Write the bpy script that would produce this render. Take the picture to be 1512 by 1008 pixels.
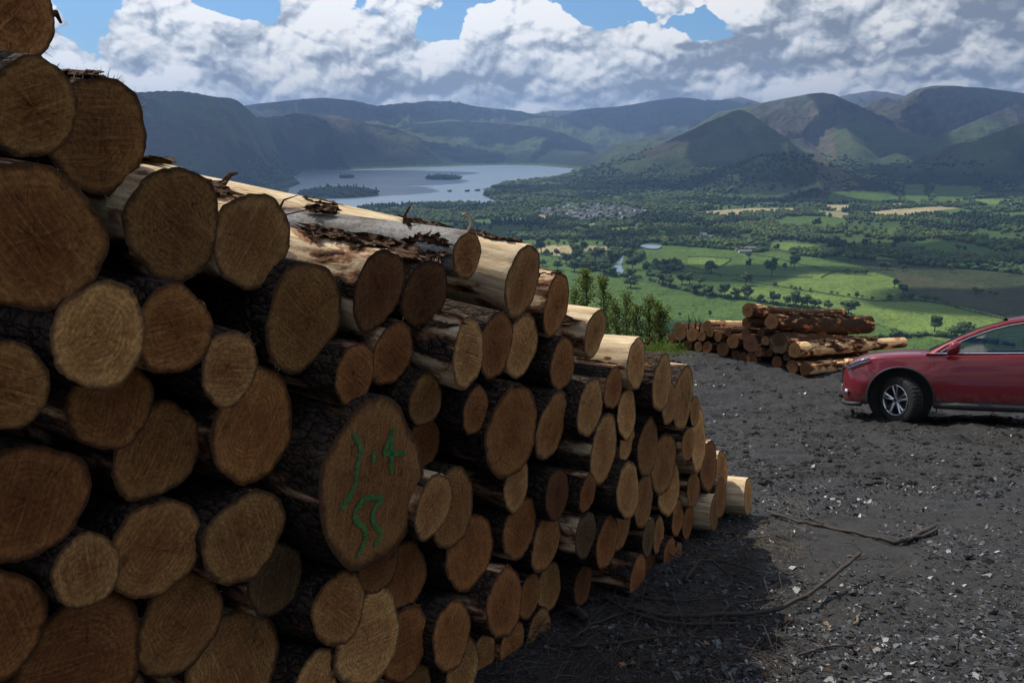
import bpy, bmesh, math, random
import numpy as np
from mathutils import Vector, Matrix
R = math.radians
scene = bpy.context.scene
for o in list(bpy.data.objects):
    bpy.data.objects.remove(o)
COL = scene.collection

# ------------------------------------------------------------------ camera
PITCH = math.atan(304 / 1218)
cam_d = bpy.data.cameras.new('camera'); cam = bpy.data.objects.new('camera', cam_d); COL.objects.link(cam)
cam_d.sensor_width = 36; cam_d.lens = 29.0; cam_d.clip_start = 0.05; cam_d.clip_end = 60000
cam.location = (0, 0, 0); cam.rotation_euler = (math.pi / 2 - PITCH, 0, 0)
scene.camera = cam

# ------------------------------------------------------------------ world, sun, exposure
SUN_AZ = R(-40)      # clockwise from +Y
SUN_EL = R(54)
sun_dir = Vector((math.sin(SUN_AZ) * math.cos(SUN_EL), math.cos(SUN_AZ) * math.cos(SUN_EL), math.sin(SUN_EL)))
sd = bpy.data.lights.new('sun', 'SUN'); sd.energy = 4.2; sd.angle = R(0.53); sd.color = (1.0, 0.95, 0.86)
so = bpy.data.objects.new('sun', sd); COL.objects.link(so)
so.rotation_euler = (-sun_dir).to_track_quat('-Z', 'Y').to_euler()
scene.view_settings.view_transform = 'Standard'; scene.view_settings.look = 'None'
scene.view_settings.exposure = 0.0; scene.view_settings.gamma = 1.0
scene.cycles.use_denoising = True
scene.cycles.volume_bounces = 0
scene.cycles.max_bounces = 5; scene.cycles.diffuse_bounces = 3; scene.cycles.transparent_max_bounces = 8
scene.cycles.sample_clamp_indirect = 4

class NT:
    """tiny node-tree writer"""
    def __init__(s, tree): s.t = tree; s.n = tree.nodes; s.l = tree.links
    def new(s, typ, **kw):
        n = s.n.new(typ)
        for k, v in kw.items(): setattr(n, k, v)
        return n
    def put(s, sock, v):
        if isinstance(v, bpy.types.NodeSocket): s.l.new(v, sock)
        elif isinstance(v, (tuple, list)) and len(v) == 3 and sock.type == 'RGBA': sock.default_value = (*v, 1)
        else: sock.default_value = v
    def m(s, op, a, b=None, c=None, clamp=False):
        n = s.new('ShaderNodeMath', operation=op); n.use_clamp = clamp
        s.put(n.inputs[0], a)
        if b is not None: s.put(n.inputs[1], b)
        if c is not None: s.put(n.inputs[2], c)
        return n.outputs[0]
    def vm(s, op, a, b=None, scale=None):
        n = s.new('ShaderNodeVectorMath', operation=op); s.put(n.inputs[0], a)
        if b is not None: s.put(n.inputs[1], b)
        if scale is not None: s.put(n.inputs['Scale'], scale)
        return n.outputs['Value'] if op in ('DOT_PRODUCT', 'LENGTH', 'DISTANCE') else n.outputs[0]
    def mix(s, f, a, b, blend='MIX'):
        n = s.new('ShaderNodeMix', data_type='RGBA', blend_type=blend); n.clamp_factor = True
        s.put(n.inputs[0], f); s.put(n.inputs[6], a); s.put(n.inputs[7], b)
        return n.outputs[2]
    def ramp(s, f, stops, interp='LINEAR'):
        n = s.new('ShaderNodeValToRGB'); cr = n.color_ramp; cr.interpolation = interp
        while len(cr.elements) > 1: cr.elements.remove(cr.elements[-1])
        cr.elements[0].position = stops[0][0]; c = stops[0][1]; cr.elements[0].color = (*c, 1) if isinstance(c, tuple) else (c, c, c, 1)
        for p, c in stops[1:]:
            e = cr.elements.new(p); e.color = (*c, 1) if isinstance(c, tuple) else (c, c, c, 1)
        s.put(n.inputs[0], f); return n.outputs[0]
    def sm(s, f, a, b, lo=0.0, hi=1.0):
        n = s.new('ShaderNodeMapRange', interpolation_type='SMOOTHSTEP')
        s.put(n.inputs[0], f); n.inputs[1].default_value = a; n.inputs[2].default_value = b
        n.inputs[3].default_value = lo; n.inputs[4].default_value = hi
        return n.outputs[0]
    def noise(s, vec, scale, detail=4, rough=0.5, dist=0.0, color=False):
        n = s.new('ShaderNodeTexNoise'); s.put(n.inputs['Vector'], vec); s.put(n.inputs['Scale'], scale)
        n.inputs['Detail'].default_value = detail; n.inputs['Roughness'].default_value = rough; n.inputs['Distortion'].default_value = dist
        return n.outputs[1 if color else 0]
    def voro(s, vec, scale, feature='F1', out=0, rand=1.0, smooth=None):
        n = s.new('ShaderNodeTexVoronoi', feature=feature); s.put(n.inputs['Vector'], vec); s.put(n.inputs['Scale'], scale)
        n.inputs['Randomness'].default_value = rand
        if smooth is not None: n.inputs['Smoothness'].default_value = smooth
        return n.outputs[out]
    def bump(s, h, strength=0.5, dist=0.01, normal=None):
        n = s.new('ShaderNodeBump'); s.put(n.inputs['Height'], h); n.inputs['Strength'].default_value = strength
        n.inputs['Distance'].default_value = dist
        if normal is not None: s.put(n.inputs['Normal'], normal)
        return n.outputs[0]

BACKSKY = 0.16      # clouds behind the camera face away from the sun's glare
world = bpy.data.worlds.new('World'); scene.world = world; world.use_nodes = True
world.cycles.sampling_method = 'MANUAL'; world.cycles.sample_map_resolution = 256
wn = NT(world.node_tree); wn.n.clear()
# cloud density as a group so it can be sampled twice (once nearer the top of the cloud)
cg = bpy.data.node_groups.new('cloud_density', 'ShaderNodeTree')
cg.interface.new_socket('Vector', in_out='INPUT', socket_type='NodeSocketVector')
cg.interface.new_socket('Density', in_out='OUTPUT', socket_type='NodeSocketFloat')
g = NT(cg); gi = g.new('NodeGroupInput'); go = g.new('NodeGroupOutput')
v0 = g.vm('MULTIPLY', gi.outputs[0], (1.0, 1.0, 1.35))
wob = g.vm('SCALE', g.vm('SUBTRACT', g.noise(v0, 24, 3, 0.6, color=True), (0.5, 0.5, 0.5)), scale=0.035)
v1 = g.vm('ADD', v0, wob)
n1 = g.noise(v1, 8.5, 1, 0.5)
def puff(sc):
    f = g.voro(v1, sc, 'F1', 0); return g.m('SUBTRACT', 1.0, g.m('MULTIPLY', f, g.m('MULTIPLY', f, 1.3)))
vA = puff(17); vB = puff(38); vC = puff(85)
n2 = g.noise(v1, 120, 3, 0.6)
d = g.m('MULTIPLY', n1, 1.45)
d = g.m('MULTIPLY_ADD', vA, 0.30, d); d = g.m('MULTIPLY_ADD', vB, 0.14, d); d = g.m('MULTIPLY_ADD', vC, 0.07, d); d = g.m('MULTIPLY_ADD', n2, 0.07, d)
g.l.new(d, go.inputs[0])
tc = wn.new('ShaderNodeTexCoord').outputs['Generated']
def dens(off):
    n = wn.new('ShaderNodeGroup'); n.node_tree = cg
    wn.put(n.inputs[0], wn.vm('ADD', tc, off)); return n.outputs[0]
d0 = dens((0, 0, 0)); dU = dens((-0.003, 0.0, 0.0065)); dU2 = dens((-0.010, 0.0, 0.030))
sep = wn.new('ShaderNodeSeparateXYZ'); wn.put(sep.inputs[0], tc)
el = sep.outputs[2]
def skydir(u, v):
    c = (504 - v) / 1218; w = Vector(((u - 756) / 1218, math.cos(PITCH) + c * math.sin(PITCH), -math.sin(PITCH) + c * math.cos(PITCH)))
    return w.normalized()
def blob(u, v, px):
    dv = skydir(u, v); dd = wn.vm('SUBTRACT', tc, tuple(dv)); dd = wn.vm('MULTIPLY', dd, (1, 1, 1.9))
    r = wn.vm('LENGTH', dd)
    return wn.sm(r, px / 1218 * 0.2, px / 1218 * 1.25, 1.0, 0.0)
cover = wn.sm(el, 0.04, 0.15, 0.92, 0.50)
cover = wn.m('ADD', cover, wn.sm(el, 0.25, 0.6, 0.0, -0.16))
for (u, v, px, s) in [(365, 14, 60, .42), (320, -5, 50, .3), (545, 5, 48, .40), (655, 42, 62, .42), (905, 22, 62, .50), (868, 8, 45, .35), (1060, 38, 58, .48), (1200, 62, 42, .42), (1010, 48, 42, .28), (125, 8, 40, .3), (690, -10, 60, .3), (975, 30, 40, .2)]:
    cover = wn.m('SUBTRACT', cover, wn.m('MULTIPLY', blob(u, v, px), s * 1.12))
for (u, v, px, s) in [(1350, 60, 240, .3), (1150, 5, 90, .22), (780, 10, 80, .12), (430, 40, 80, .15)]:
    cover = wn.m('ADD', cover, wn.m('MULTIPLY', blob(u, v, px), s))
dc = wn.m('ADD', d0, cover)
mask = wn.sm(dc, 1.43, 1.475)
# bright tops where the cloud thins towards the light, grey hollows where more cloud lies above
rim = wn.m('SUBTRACT', d0, dU); rim2 = wn.m('SUBTRACT', d0, dU2)
br = wn.m('MULTIPLY_ADD', rim, 3.4, 0.85)
br = wn.m('MULTIPLY_ADD', rim2, 1.55, br)
br = wn.m('SUBTRACT', br, wn.m('MULTIPLY', wn.sm(dc, 1.65, 2.1), 0.14))
heavy = wn.m('ADD', wn.m('MULTIPLY', blob(1400, 78, 200), 0.50), wn.m('MULTIPLY', blob(1180, 0, 90), 0.25))
heavy = wn.m('ADD', heavy, wn.m('MULTIPLY', blob(450, 45, 50), 0.22)); heavy = wn.m('ADD', heavy, wn.m('MULTIPLY', blob(800, 98, 90), 0.28)); heavy = wn.m('ADD', heavy, wn.m('MULTIPLY', blob(510, 118, 70), 0.18)); heavy = wn.m('ADD', heavy, wn.m('MULTIPLY', blob(990, 130, 90), 0.14))
br = wn.m('SUBTRACT', br, wn.m('MULTIPLY', heavy, .85))
br = wn.m('SUBTRACT', br, wn.sm(wn.noise(wn.vm('MULTIPLY', tc, (1, 1, 3.5)), 6.5, 2, .5), .46, .64, 0.0, 0.12))
br = wn.m('MAXIMUM', wn.m('MINIMUM', br, 1.0), 0.0)
ccol = wn.ramp(br, [(0.0, (0.25, 0.29, 0.36)), (0.28, (0.38, 0.43, 0.50)), (0.52, (0.57, 0.62, 0.68)), (0.75, (0.78, 0.81, 0.84)), (1.0, (0.98, 0.98, 0.98))])
back = wn.sm(wn.vm('DOT_PRODUCT', tc, tuple(sun_dir)), -0.3, 0.6, BACKSKY, 1.0)
ccol = wn.vm('SCALE', ccol, scale=back)
sky = wn.new('ShaderNodeTexSky', sky_type='NISHITA'); sky.sun_disc = False
sky.sun_elevation = SUN_EL; sky.sun_rotation = SUN_AZ; sky.altitude = 300; sky.air_density = 1.0; sky.dust_density = 0.6
skyc = wn.vm('MULTIPLY', sky.outputs[0], (0.55, 0.80, 1.08))
bg1 = wn.new('ShaderNodeBackground'); wn.put(bg1.inputs[0], skyc); bg1.inputs[1].default_value = 0.10
bg2 = wn.new('ShaderNodeBackground'); wn.put(bg2.inputs[0], ccol); bg2.inputs[1].default_value = 1.12
mx = wn.new('ShaderNodeMixShader'); wn.put(mx.inputs[0], mask)
wn.l.new(bg1.outputs[0], mx.inputs[1]); wn.l.new(bg2.outputs[0], mx.inputs[2])
wo = wn.new('ShaderNodeOutputWorld'); wn.l.new(mx.outputs[0], wo.inputs[0])

# ------------------------------------------------------------------ helpers
def tag(o, label=None, cat=None, group=None, kind=None):
    if label: o['label'] = label
    if cat: o['category'] = cat
    if group: o['group'] = group
    if kind: o['kind'] = kind
    return o
def link(name, me, mat=None, parent=None):
    o = bpy.data.objects.new(name, me); COL.objects.link(o)
    if mat is not None and me is not None and not me.materials: me.materials.append(mat)
    if parent is not None: o.parent = parent
    return o
def mesh_np(name, V, F, smooth=True, cols=None, colname='col'):
    """V (n,3), F (m,k) arrays with constant k"""
    V = np.asarray(V, np.float32); F = np.asarray(F, np.int32)
    me = bpy.data.meshes.new(name); k = F.shape[1]
    me.vertices.add(len(V)); me.vertices.foreach_set('co', V.ravel())
    me.loops.add(F.size); me.loops.foreach_set('vertex_index', F.ravel())
    me.polygons.add(len(F)); me.polygons.foreach_set('loop_start', np.arange(0, F.size, k, dtype=np.int32))
    me.polygons.foreach_set('loop_total', np.full(len(F), k, np.int32))
    me.polygons.foreach_set('use_smooth', np.full(len(F), smooth, bool))
    if cols is not None:
        a = me.color_attributes.new(colname, 'FLOAT_COLOR', 'POINT')
        c = np.ones((len(V), 4), np.float32); c[:, :cols.shape[1]] = cols; a.data.foreach_set('color', c.ravel())
    me.update(calc_edges=True); me.validate()
    return me
def grid_faces(nr, nc, wrap=False):
    i = np.arange(nr - 1)[:, None]; j = np.arange(nc if wrap else nc - 1)[None, :]
    a = i * nc + j; b = i * nc + (j + 1) % nc
    return np.stack([a, b, b + nc, a + nc], -1).reshape(-1, 4)
def fast_mesh(name, verts, faces, smooth=False):
    me = bpy.data.meshes.new(name); me.from_pydata([tuple(v) for v in verts], [], [tuple(f) for f in faces])
    if smooth: me.polygons.foreach_set('use_smooth', [True] * len(me.polygons))
    me.update(); return me
# value noise in numpy
def vnoise(x, y, seed=0):
    xi = np.floor(x).astype(np.int64); yi = np.floor(y).astype(np.int64); xf = x - xi; yf = y - yi
    def h(a, b):
        n = (a * 374761393 + b * 668265263 + seed * 1442695041) & 0xffffffff
        n = ((n ^ (n >> 13)) * 1274126177) & 0xffffffff
        return ((n ^ (n >> 16)) & 0xffff) / 65535.0
    sx = xf * xf * xf * (xf * (xf * 6 - 15) + 10); sy = yf * yf * yf * (yf * (yf * 6 - 15) + 10)
    a = h(xi, yi); b = h(xi + 1, yi); c = h(xi, yi + 1); e = h(xi + 1, yi + 1)
    return (a * (1 - sx) + b * sx) * (1 - sy) + (c * (1 - sx) + e * sx) * sy
def fbm(x, y, octv=5, seed=0, gain=0.5, lac=2.03):
    t = 0; a = 1; s = 0
    for i in range(octv):
        t = t + a * vnoise(x * lac ** i + 17.3 * i, y * lac ** i - 9.1 * i, seed + i); s += a; a *= gain
    return t / s
def ridged(x, y, octv=5, seed=0, gain=0.5):
    t = 0; a = 1; s = 0
    for i in range(octv):
        t = t + a * (1 - np.abs(2 * vnoise(x * 2.1 ** i + 5 * i, y * 2.1 ** i + 3 * i, seed + i) - 1)); s += a; a *= gain
    return t / s
def smooth01(x): x = np.clip(x, 0, 1); return x * x * (3 - 2 * x)
def inside(poly, x, y):
    x = np.asarray(x, float); y = np.asarray(y, float); r = np.zeros(x.shape, bool); n = len(poly)
    for i in range(n):
        x1, y1 = poly[i]; x2, y2 = poly[(i + 1) % n]
        if y1 == y2: continue
        c = ((y1 > y) != (y2 > y)) & (x < (x2 - x1) * (y - y1) / (y2 - y1) + x1); r ^= c
    return r
CP, SP = math.cos(PITCH), math.sin(PITCH)
def ray(u, v):
    c = (504 - v) / 1218
    return np.array([(u - 756) / 1218, CP + c * SP, -SP + c * CP])
def at_y(u, v, y):
    d = ray(u, v); return d * (y / d[1])
def at_z(u, v, z):
    d = ray(u, v); return d * (z / d[2])
def project(x, y, z):
    dep = y * CP - z * SP; up = y * SP + z * CP
    return 756 + 1218 * x / dep, 504 - 1218 * up / dep
def mat(name):
    m = bpy.data.materials.new(name); m.use_nodes = True; n = NT(m.node_tree)
    b = m.node_tree.nodes['Principled BSDF']; return m, n, b
def simple(name, col, rough=0.6, metal=0.0, coat=0.0, spec=0.5, nscale=0, namp=0.0):
    m, n, b = mat(name)
    if nscale:
        tcx = n.new('ShaderNodeTexCoord').outputs['Object']
        f = n.noise(tcx, nscale, 6, 0.6)
        n.put(b.inputs['Base Color'], n.mix(f, tuple(c * (1 - namp) for c in col), tuple(min(1, c * (1 + namp)) for c in col)))
    else: n.put(b.inputs['Base Color'], col)
    b.inputs['Roughness'].default_value = rough; b.inputs['Metallic'].default_value = metal
    b.inputs['Coat Weight'].default_value = coat; b.inputs['Specular IOR Level'].default_value = spec
    return m
def tube(pts, rads, n=8, closed=True):
    """skinned tube along pts -> V,F lists"""
    P = [Vector(p) for p in pts]; V = []; F = []
    up = Vector((0.13, 0.21, 0.97))
    for i, p in enumerate(P):
        t = (P[min(i + 1, len(P) - 1)] - P[max(i - 1, 0)]).normalized()
        a = t.cross(up)
        if a.length < 0.05: a = t.cross(Vector((1, 0, 0)))
        a.normalize(); b = t.cross(a)
        for k in range(n):
            th = 2 * math.pi * k / n; V.append(p + (a * math.cos(th) + b * math.sin(th)) * rads[i])
    for i in range(len(P) - 1):
        for k in range(n):
            a0 = i * n + k; b0 = i * n + (k + 1) % n; F.append((a0, b0, b0 + n, a0 + n))
    if closed:
        F.append(tuple(range(n))[::-1]); F.append(tuple(range((len(P) - 1) * n, len(P) * n)))
    return V, F
def merge(parts):
    V = []; F = []
    for v, f in parts:
        o = len(V); V += list(v); F += [tuple(i + o for i in ff) for ff in f]
    return V, F
rng = np.random.default_rng(7); random.seed(7)
# ================================================================== LANDSCAPE
VZ = -270.0
def P(u, v, z=VZ):
    q = at_z(u, v, z); return (float(q[0]), float(q[1]))
# crest lines: (u, v, horizontal distance); w = half width of the foot
HILLS = [
 dict(w=1500, n=[(-80,112,4900),(60,118,5200),(166,129,5400),(206,137,5500),(241,134,5600),(276,135,5700),(322,143,5900),(382,148,6300),(417,161,6900),(442,168,7300),(503,171,7900),(543,183,8100),(568,198,8300),(600,214,8400),(640,232,8500)]),
 dict(w=2600, n=[(330,160,11000),(397,151,11000),(452,146,11000),(482,144,11000),(523,148,11000),(558,156,11200),(603,151,11500),(658,148,11600),(704,156,11600),(760,162,11600),(790,169,11700)]),
 dict(w=1900, n=[(540,205,9300),(580,190,9400),(620,181,9600),(665,176,9700),(700,180,9600),(745,183,9600),(790,187,9500),(830,196,9500),(862,212,9400),(880,224,9400)]),
 dict(w=1000, n=[(900,226,8200),(924,214,8300),(945,205,8400),(969,197,8400),(990,199,8400),(1008,205,8300),(1030,215,8200)]),
 dict(w=2600, n=[(740,165,14500),(770,166,14500),(790,168,14500),(815,163,14500),(850,163,14500),(880,166,14500)]),
 dict(w=2600, n=[(800,180,12500),(830,172,12500),(854,162,12500),(879,160,12500),(904,158,12500),(929,155,12500),(944,152,12500),(969,148,12500),(999,144,12500),(1024,145,12500),(1053,151,12500),(1078,145,13500),(1093,142,13500),(1118,149,13500),(1150,160,13500)]),
 dict(w=950, n=[(955,236,5300),(980,219,5400),(1009,201,5500),(1038,184,5600),(1068,170,5700),(1081,163,5700),(1093,160,5700),(1105,165,5700),(1128,181,5750),(1153,199,5800),(1173,214,5850),(1200,232,5900)]),
 dict(w=1700, n=[(990,205,7300),(1020,190,7300),(1038,180,7300),(1060,166,7300),(1103,157,7400),(1138,149,7400),(1173,142,7400),(1198,137,7400),(1215,136,7400),(1232,139,7400),(1252,149,7400),(1272,164,7300),(1297,181,7200),(1322,194,7100),(1352,209,6900),(1385,224,6800)]),
 dict(w=600, n=[(1173,150,7300),(1150,185,6800),(1160,205,6400),(1175,222,6100)]),
 dict(w=500, n=[(1232,150,7300),(1250,190,6700),(1262,212,6300)]),
 dict(w=2600, n=[(1220,152,14500),(1242,142,14500),(1262,138,14500),(1287,134,14500),(1310,136,14500),(1332,141,14500),(1370,150,14500)]),
 dict(w=2100, n=[(1240,175,9000),(1272,158,8900),(1302,151,8900),(1332,144,8800),(1352,133,8800),(1377,127,8800),(1406,127,8800),(1430,129,8800),(1456,130,8800),(1512,138,8800),(1600,146,8800),(1700,150,8800)]),
 dict(w=650, n=[(1540,144,8400),(1512,150,8000),(1485,160,7700),(1460,170,7400),(1432,182,7100),(1406,194,6900),(1378,204,6700),(1352,212,6500),(1325,226,6300)]),
 dict(w=900, n=[(1700,120,5700),(1600,150,5500),(1540,170,5400),(1512,180,5400),(1485,189,5400),(1456,200,5350),(1440,214,5300),(1420,228,5250),(1395,242,5200)]),
 dict(w=460, n=[(1060,252,4500),(1098,240,4400),(1120,233,4350),(1138,229,4300),(1168,226,4300),(1193,230,4300),(1222,244,4300),(1257,257,4200),(1297,271,4150),(1335,288,4100)]),
 dict(w=260, n=[(1190,235,4250),(1208,262,4050),(1212,280,3900)]),
 dict(w=520, n=[(905,262,4900),(960,256,4900),(1010,250,4900),(1050,250,4850)]),
]
for h in HILLS:
    pts = []
    for (u, v, D) in h['n']:
        r_ = ray(u, v); k = D / math.hypot(r_[0], r_[1]); pts.append(r_ * k)
    h['p'] = np.array(pts)
LAKE = [P(*q) for q in [(424,287),(428,278),(440,272),(432,263),(447,254),(480,251.5),(520,251),(560,249),(610,247),(650,246.5),(690,245),(740,244),(790,244.5),(846,249),(842,257),(820,262),(790,265),(762,268),(740,272),(722,280),(712,288),(724,294),(738,298),(720,301),(660,302),(600,303),(550,305),(520,312),(480,330),(440,330),(430,305)]]
ISL = [dict(c=P(500,288), a=185, b=230, h=22), dict(c=P(655,264), a=118, b=125, h=8), dict(c=P(512,262.5), a=45, b=90, h=6),
       dict(c=P(664,283), a=10, b=14, h=1.5), dict(c=P(690,283), a=12, b=14, h=1.5), dict(c=P(705,282), a=16, b=16, h=1.5), dict(c=P(540,286), a=60, b=60, h=5)]
def lake_dist(x, y):
    best = np.full(x.shape, 1e9); L = LAKE
    for i in range(len(L)):
        a, b = L[i], L[(i + 1) % len(L)]; dx, dy = b[0] - a[0], b[1] - a[1]
        t = np.clip(((x - a[0]) * dx + (y - a[1]) * dy) / (dx * dx + dy * dy), 0, 1); best = np.minimum(best, np.hypot(x - a[0] - t * dx, y - a[1] - t * dy))
    return best
def hill_h(x, y):
    H = np.full(x.shape, VZ, np.float64)
    nz = ridged(x / 950 + .25 * fbm(x / 500, y / 500, 2, 8), y / 950, 6, 3, .55) - 0.55; nz2 = ridged(x / 300, y / 300, 5, 9, .6) - 0.55
    for h in HILLS:
        p = h['p']; w = h['w']
        sel = (x > p[:, 0].min() - w) & (x < p[:, 0].max() + w) & (y > p[:, 1].min() - w) & (y < p[:, 1].max() + w)
        if not sel.any(): continue
        xs = x[sel]; ys = y[sel]; best = np.full(xs.shape, 1e9); zc = np.zeros(xs.shape)
        for a, b in zip(p[:-1], p[1:]):
            dx, dy = b[0] - a[0], b[1] - a[1]; L2 = dx * dx + dy * dy
            t = np.clip(((xs - a[0]) * dx + (ys - a[1]) * dy) / L2, 0, 1)
            dd = np.hypot(xs - a[0] - t * dx, ys - a[1] - t * dy); c = a[2] + t * (b[2] - a[2])
            k = dd < best; best[k] = dd[k]; zc[k] = c[k]
        t = np.clip(best / w, 0, 1); prof = (1 - t) ** 1.35 * (1 - 0.25 * np.exp(-(best / (w * .08)) ** 2) * 0)
        rel = (zc - VZ); hh = rel * prof
        amp = np.clip(best / (w * 0.22) - .05, 0.03, 1) * np.clip(hh / 60, 0, 1)
        hh = hh + amp * rel * (0.74 * nz[sel] * prof ** .5 + 0.30 * nz2[sel])
        H[sel] = np.maximum(H[sel], VZ + hh)
    near = (np.hypot(x, y) > 2500) & (x < 2500) & (x > -4500)
    if near.any():
        q = np.where(inside(LAKE, x[near], y[near]), 0, smooth01(lake_dist(x[near], y[near]) / 400)); H[near] = VZ + (H[near] - VZ) * q
    return H
def slope_z(x, y):   # the hillside falling from the log landing to the valley floor
    d = y - 19 + 0.15 * x
    z = -5.6 - 0.46 * d - 3.0 * (fbm(x / 25, y / 25, 3, 5) - .5) * np.clip(d / 60, 0, 1)
    return z
def terrain_z(x, y):
    r = np.hypot(x, y)
    z = hill_h(x, y)
    flat = np.clip((r - 600) / 300, 0, 1) * np.clip((9000 - r) / 1000, 0, 1)
    roll = 5 * (fbm(x / 420, y / 420, 3, 21) - 0.5) * flat
    z = z + roll * (z < VZ + 8)
    z = np.maximum(z, slope_z(x, y))
    for i in ISL:
        q = 1 - ((x - i['c'][0]) / i['a']) ** 2 - ((y - i['c'][1]) / i['b']) ** 2
        i['q'] = q
    lk = inside(LAKE, x, y)
    z = np.where(lk, VZ - 6, np.where(z < VZ - 1.0, np.maximum(z, VZ + 1.0), z))
    z = np.where((~lk) & (z < VZ + 1.5), VZ + 1.5, z)
    for i in ISL:
        z = np.where(i['q'] > 0, VZ + .5 + i['h'] * np.clip(i['q'], 0, 1) ** .5, z)
    return z, lk
# field polygons, in the photograph's pixels laid on the valley floor: (poly, colour, keep trees out)
G1 = (.112, .190, .044); G2 = (.118, .195, .046); G3 = (.20, .285, .065); WH = (.56, .46, .24); WH2 = (.40, .36, .19); MO = (.064, .082, .034); MO2 = (.088, .092, .043)
FIELDS = [
 ([(700,385),(790,372),(845,385),(905,408),(945,418),(1000,430),(1060,440),(1120,448),(1200,458),(1265,470),(1340,488),(1512,540),(1700,700),(600,800),(500,500)], G1),
 ([(1052,438),(1068,424),(1100,424),(1160,426),(1230,437),(1300,447),(1360,447),(1430,454),(1512,474),(1600,520),(1512,540),(1340,490),(1265,471),(1200,459),(1120,448)], G3),
 ([(1130,425),(1165,412),(1200,402),(1290,403),(1326,414),(1332,432),(1300,446),(1232,436),(1160,426)], G3),
 ([(880,400),(945,372),(1005,362),(1100,366),(1160,376),(1230,384),(1290,398),(1200,402),(1168,412),(1130,424),(1060,422),(1000,420),(940,408),(905,404)], G2),
 ([(1016,382),(1022,379),(1060,381),(1080,384),(1062,396),(1050,400),(1016,394)], G3),
 ([(1130,362),(1150,358),(1200,362),(1260,372),(1330,382),(1338,386),(1290,384),(1230,376),(1160,370)], G3),
 ([(1230,384),(1330,384),(1440,396),(1600,410),(1700,520),(1560,500),(1470,466),(1400,450),(1335,432),(1326,414),(1290,400)], MO),
 ([(1320,402),(1420,420),(1560,430),(1600,470),(1480,464),(1400,448),(1336,428)], MO2),
 ([(960,366),(1000,360),(1010,366),(960,378),(930,392),(925,380)], G2),
 ([(785,364),(843,362.5),(845,379),(819,378),(793,373)], WH), ([(866,363),(898,365),(896,371),(862,372)], WH2),
 ([(750,355),(893,354),(893,362),(790,362)], G2), ([(790,374),(832,380),(825,392),(850,404),(820,410),(760,395)], G1),
 ([(785,322),(803,316),(820,318),(803,326)], WH), ([(763,325),(771,322),(770,329),(763,330)], WH),
 ([(888,341),(905,337),(945,335),(940,342),(905,346)], G3), ([(867,331),(882,330.5),(880,338),(867,337)], WH2),
 ([(1030,314),(1060,311),(1110,308),(1172,308),(1172,313),(1100,316),(1082,319)], WH), ([(1035,310),(1060,306),(1090,306),(1070,310)], G1),
 ([(1212,303),(1255,302),(1250,312),(1228,311)], WH), ([(1205,311),(1240,313),(1275,320),(1240,322),(1205,316)], WH2),
 ([(1278,314),(1330,309),(1385,305.5),(1418,308),(1380,314),(1345,321),(1300,321)], WH), ([(1255,302),(1330,300.5),(1360,302),(1350,305),(1280,305)], WH),
 ([(1222,297),(1250,288),(1300,289),(1335,297),(1300,301),(1228,302)], G1), ([(1335,280),(1362,280),(1372,296),(1350,301),(1335,298)], G2),
 ([(1376,280),(1440,281),(1452,285),(1420,298),(1385,302)], G1), ([(1436,296),(1480,292),(1500,296),(1470,303),(1440,302)], G3),
 ([(1375,312),(1420,308),(1440,313),(1400,320)], G2), ([(1440,318),(1530,312),(1560,318),(1500,324),(1450,322)], G2),
 ([(1140,328),(1160,321),(1200,320),(1245,322),(1250,331),(1200,338),(1150,336)], G1), ([(1190,326),(1205,323),(1245,330),(1230,340),(1195,338)], G1),
 ([(1348,358),(1380,354),(1420,358),(1462,368),(1474,378),(1450,383),(1400,379),(1350,370)], G1),
 ([(1405,351),(1430,350),(1440,354),(1410,355)], WH2), ([(1450,352),(1500,355),(1540,362),(1460,357)], G2),
 ([(1080,355),(1092,353),(1092,360),(1080,360)], G3), ([(700,325),(725,324),(725,331),(700,331)], G1), ([(1310,340),(1325,336),(1322,350),(1308,352)], G2),
 ([(1110,360),(1130,360),(1135,364),(1112,364)], G2), ([(1500,368),(1580,380),(1600,400),(1500,385)], G2),
]
FG = [(np.array([P(*q) for q in f]), c) for f, c in FIELDS]
VILLAGE = [(783,317),(800,309),(840,306),(870,302),(905,303),(935,306),(955,312),(952,318),(930,327),(905,329),(885,327),(860,330),(835,324),(812,322),(800,318)]
VG = [P(*q) for q in VILLAGE]
RIVER = [(924,372,3),(921,378,3.5),(918,384,4),(914,390,7),(912,396,10),(914,402,14),(913,408,12)]
BARE = [(1186,245),(1205,240),(1222,250),(1232,262),(1238,290),(1205,292),(1198,275)]   # grass on the wooded knoll

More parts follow.
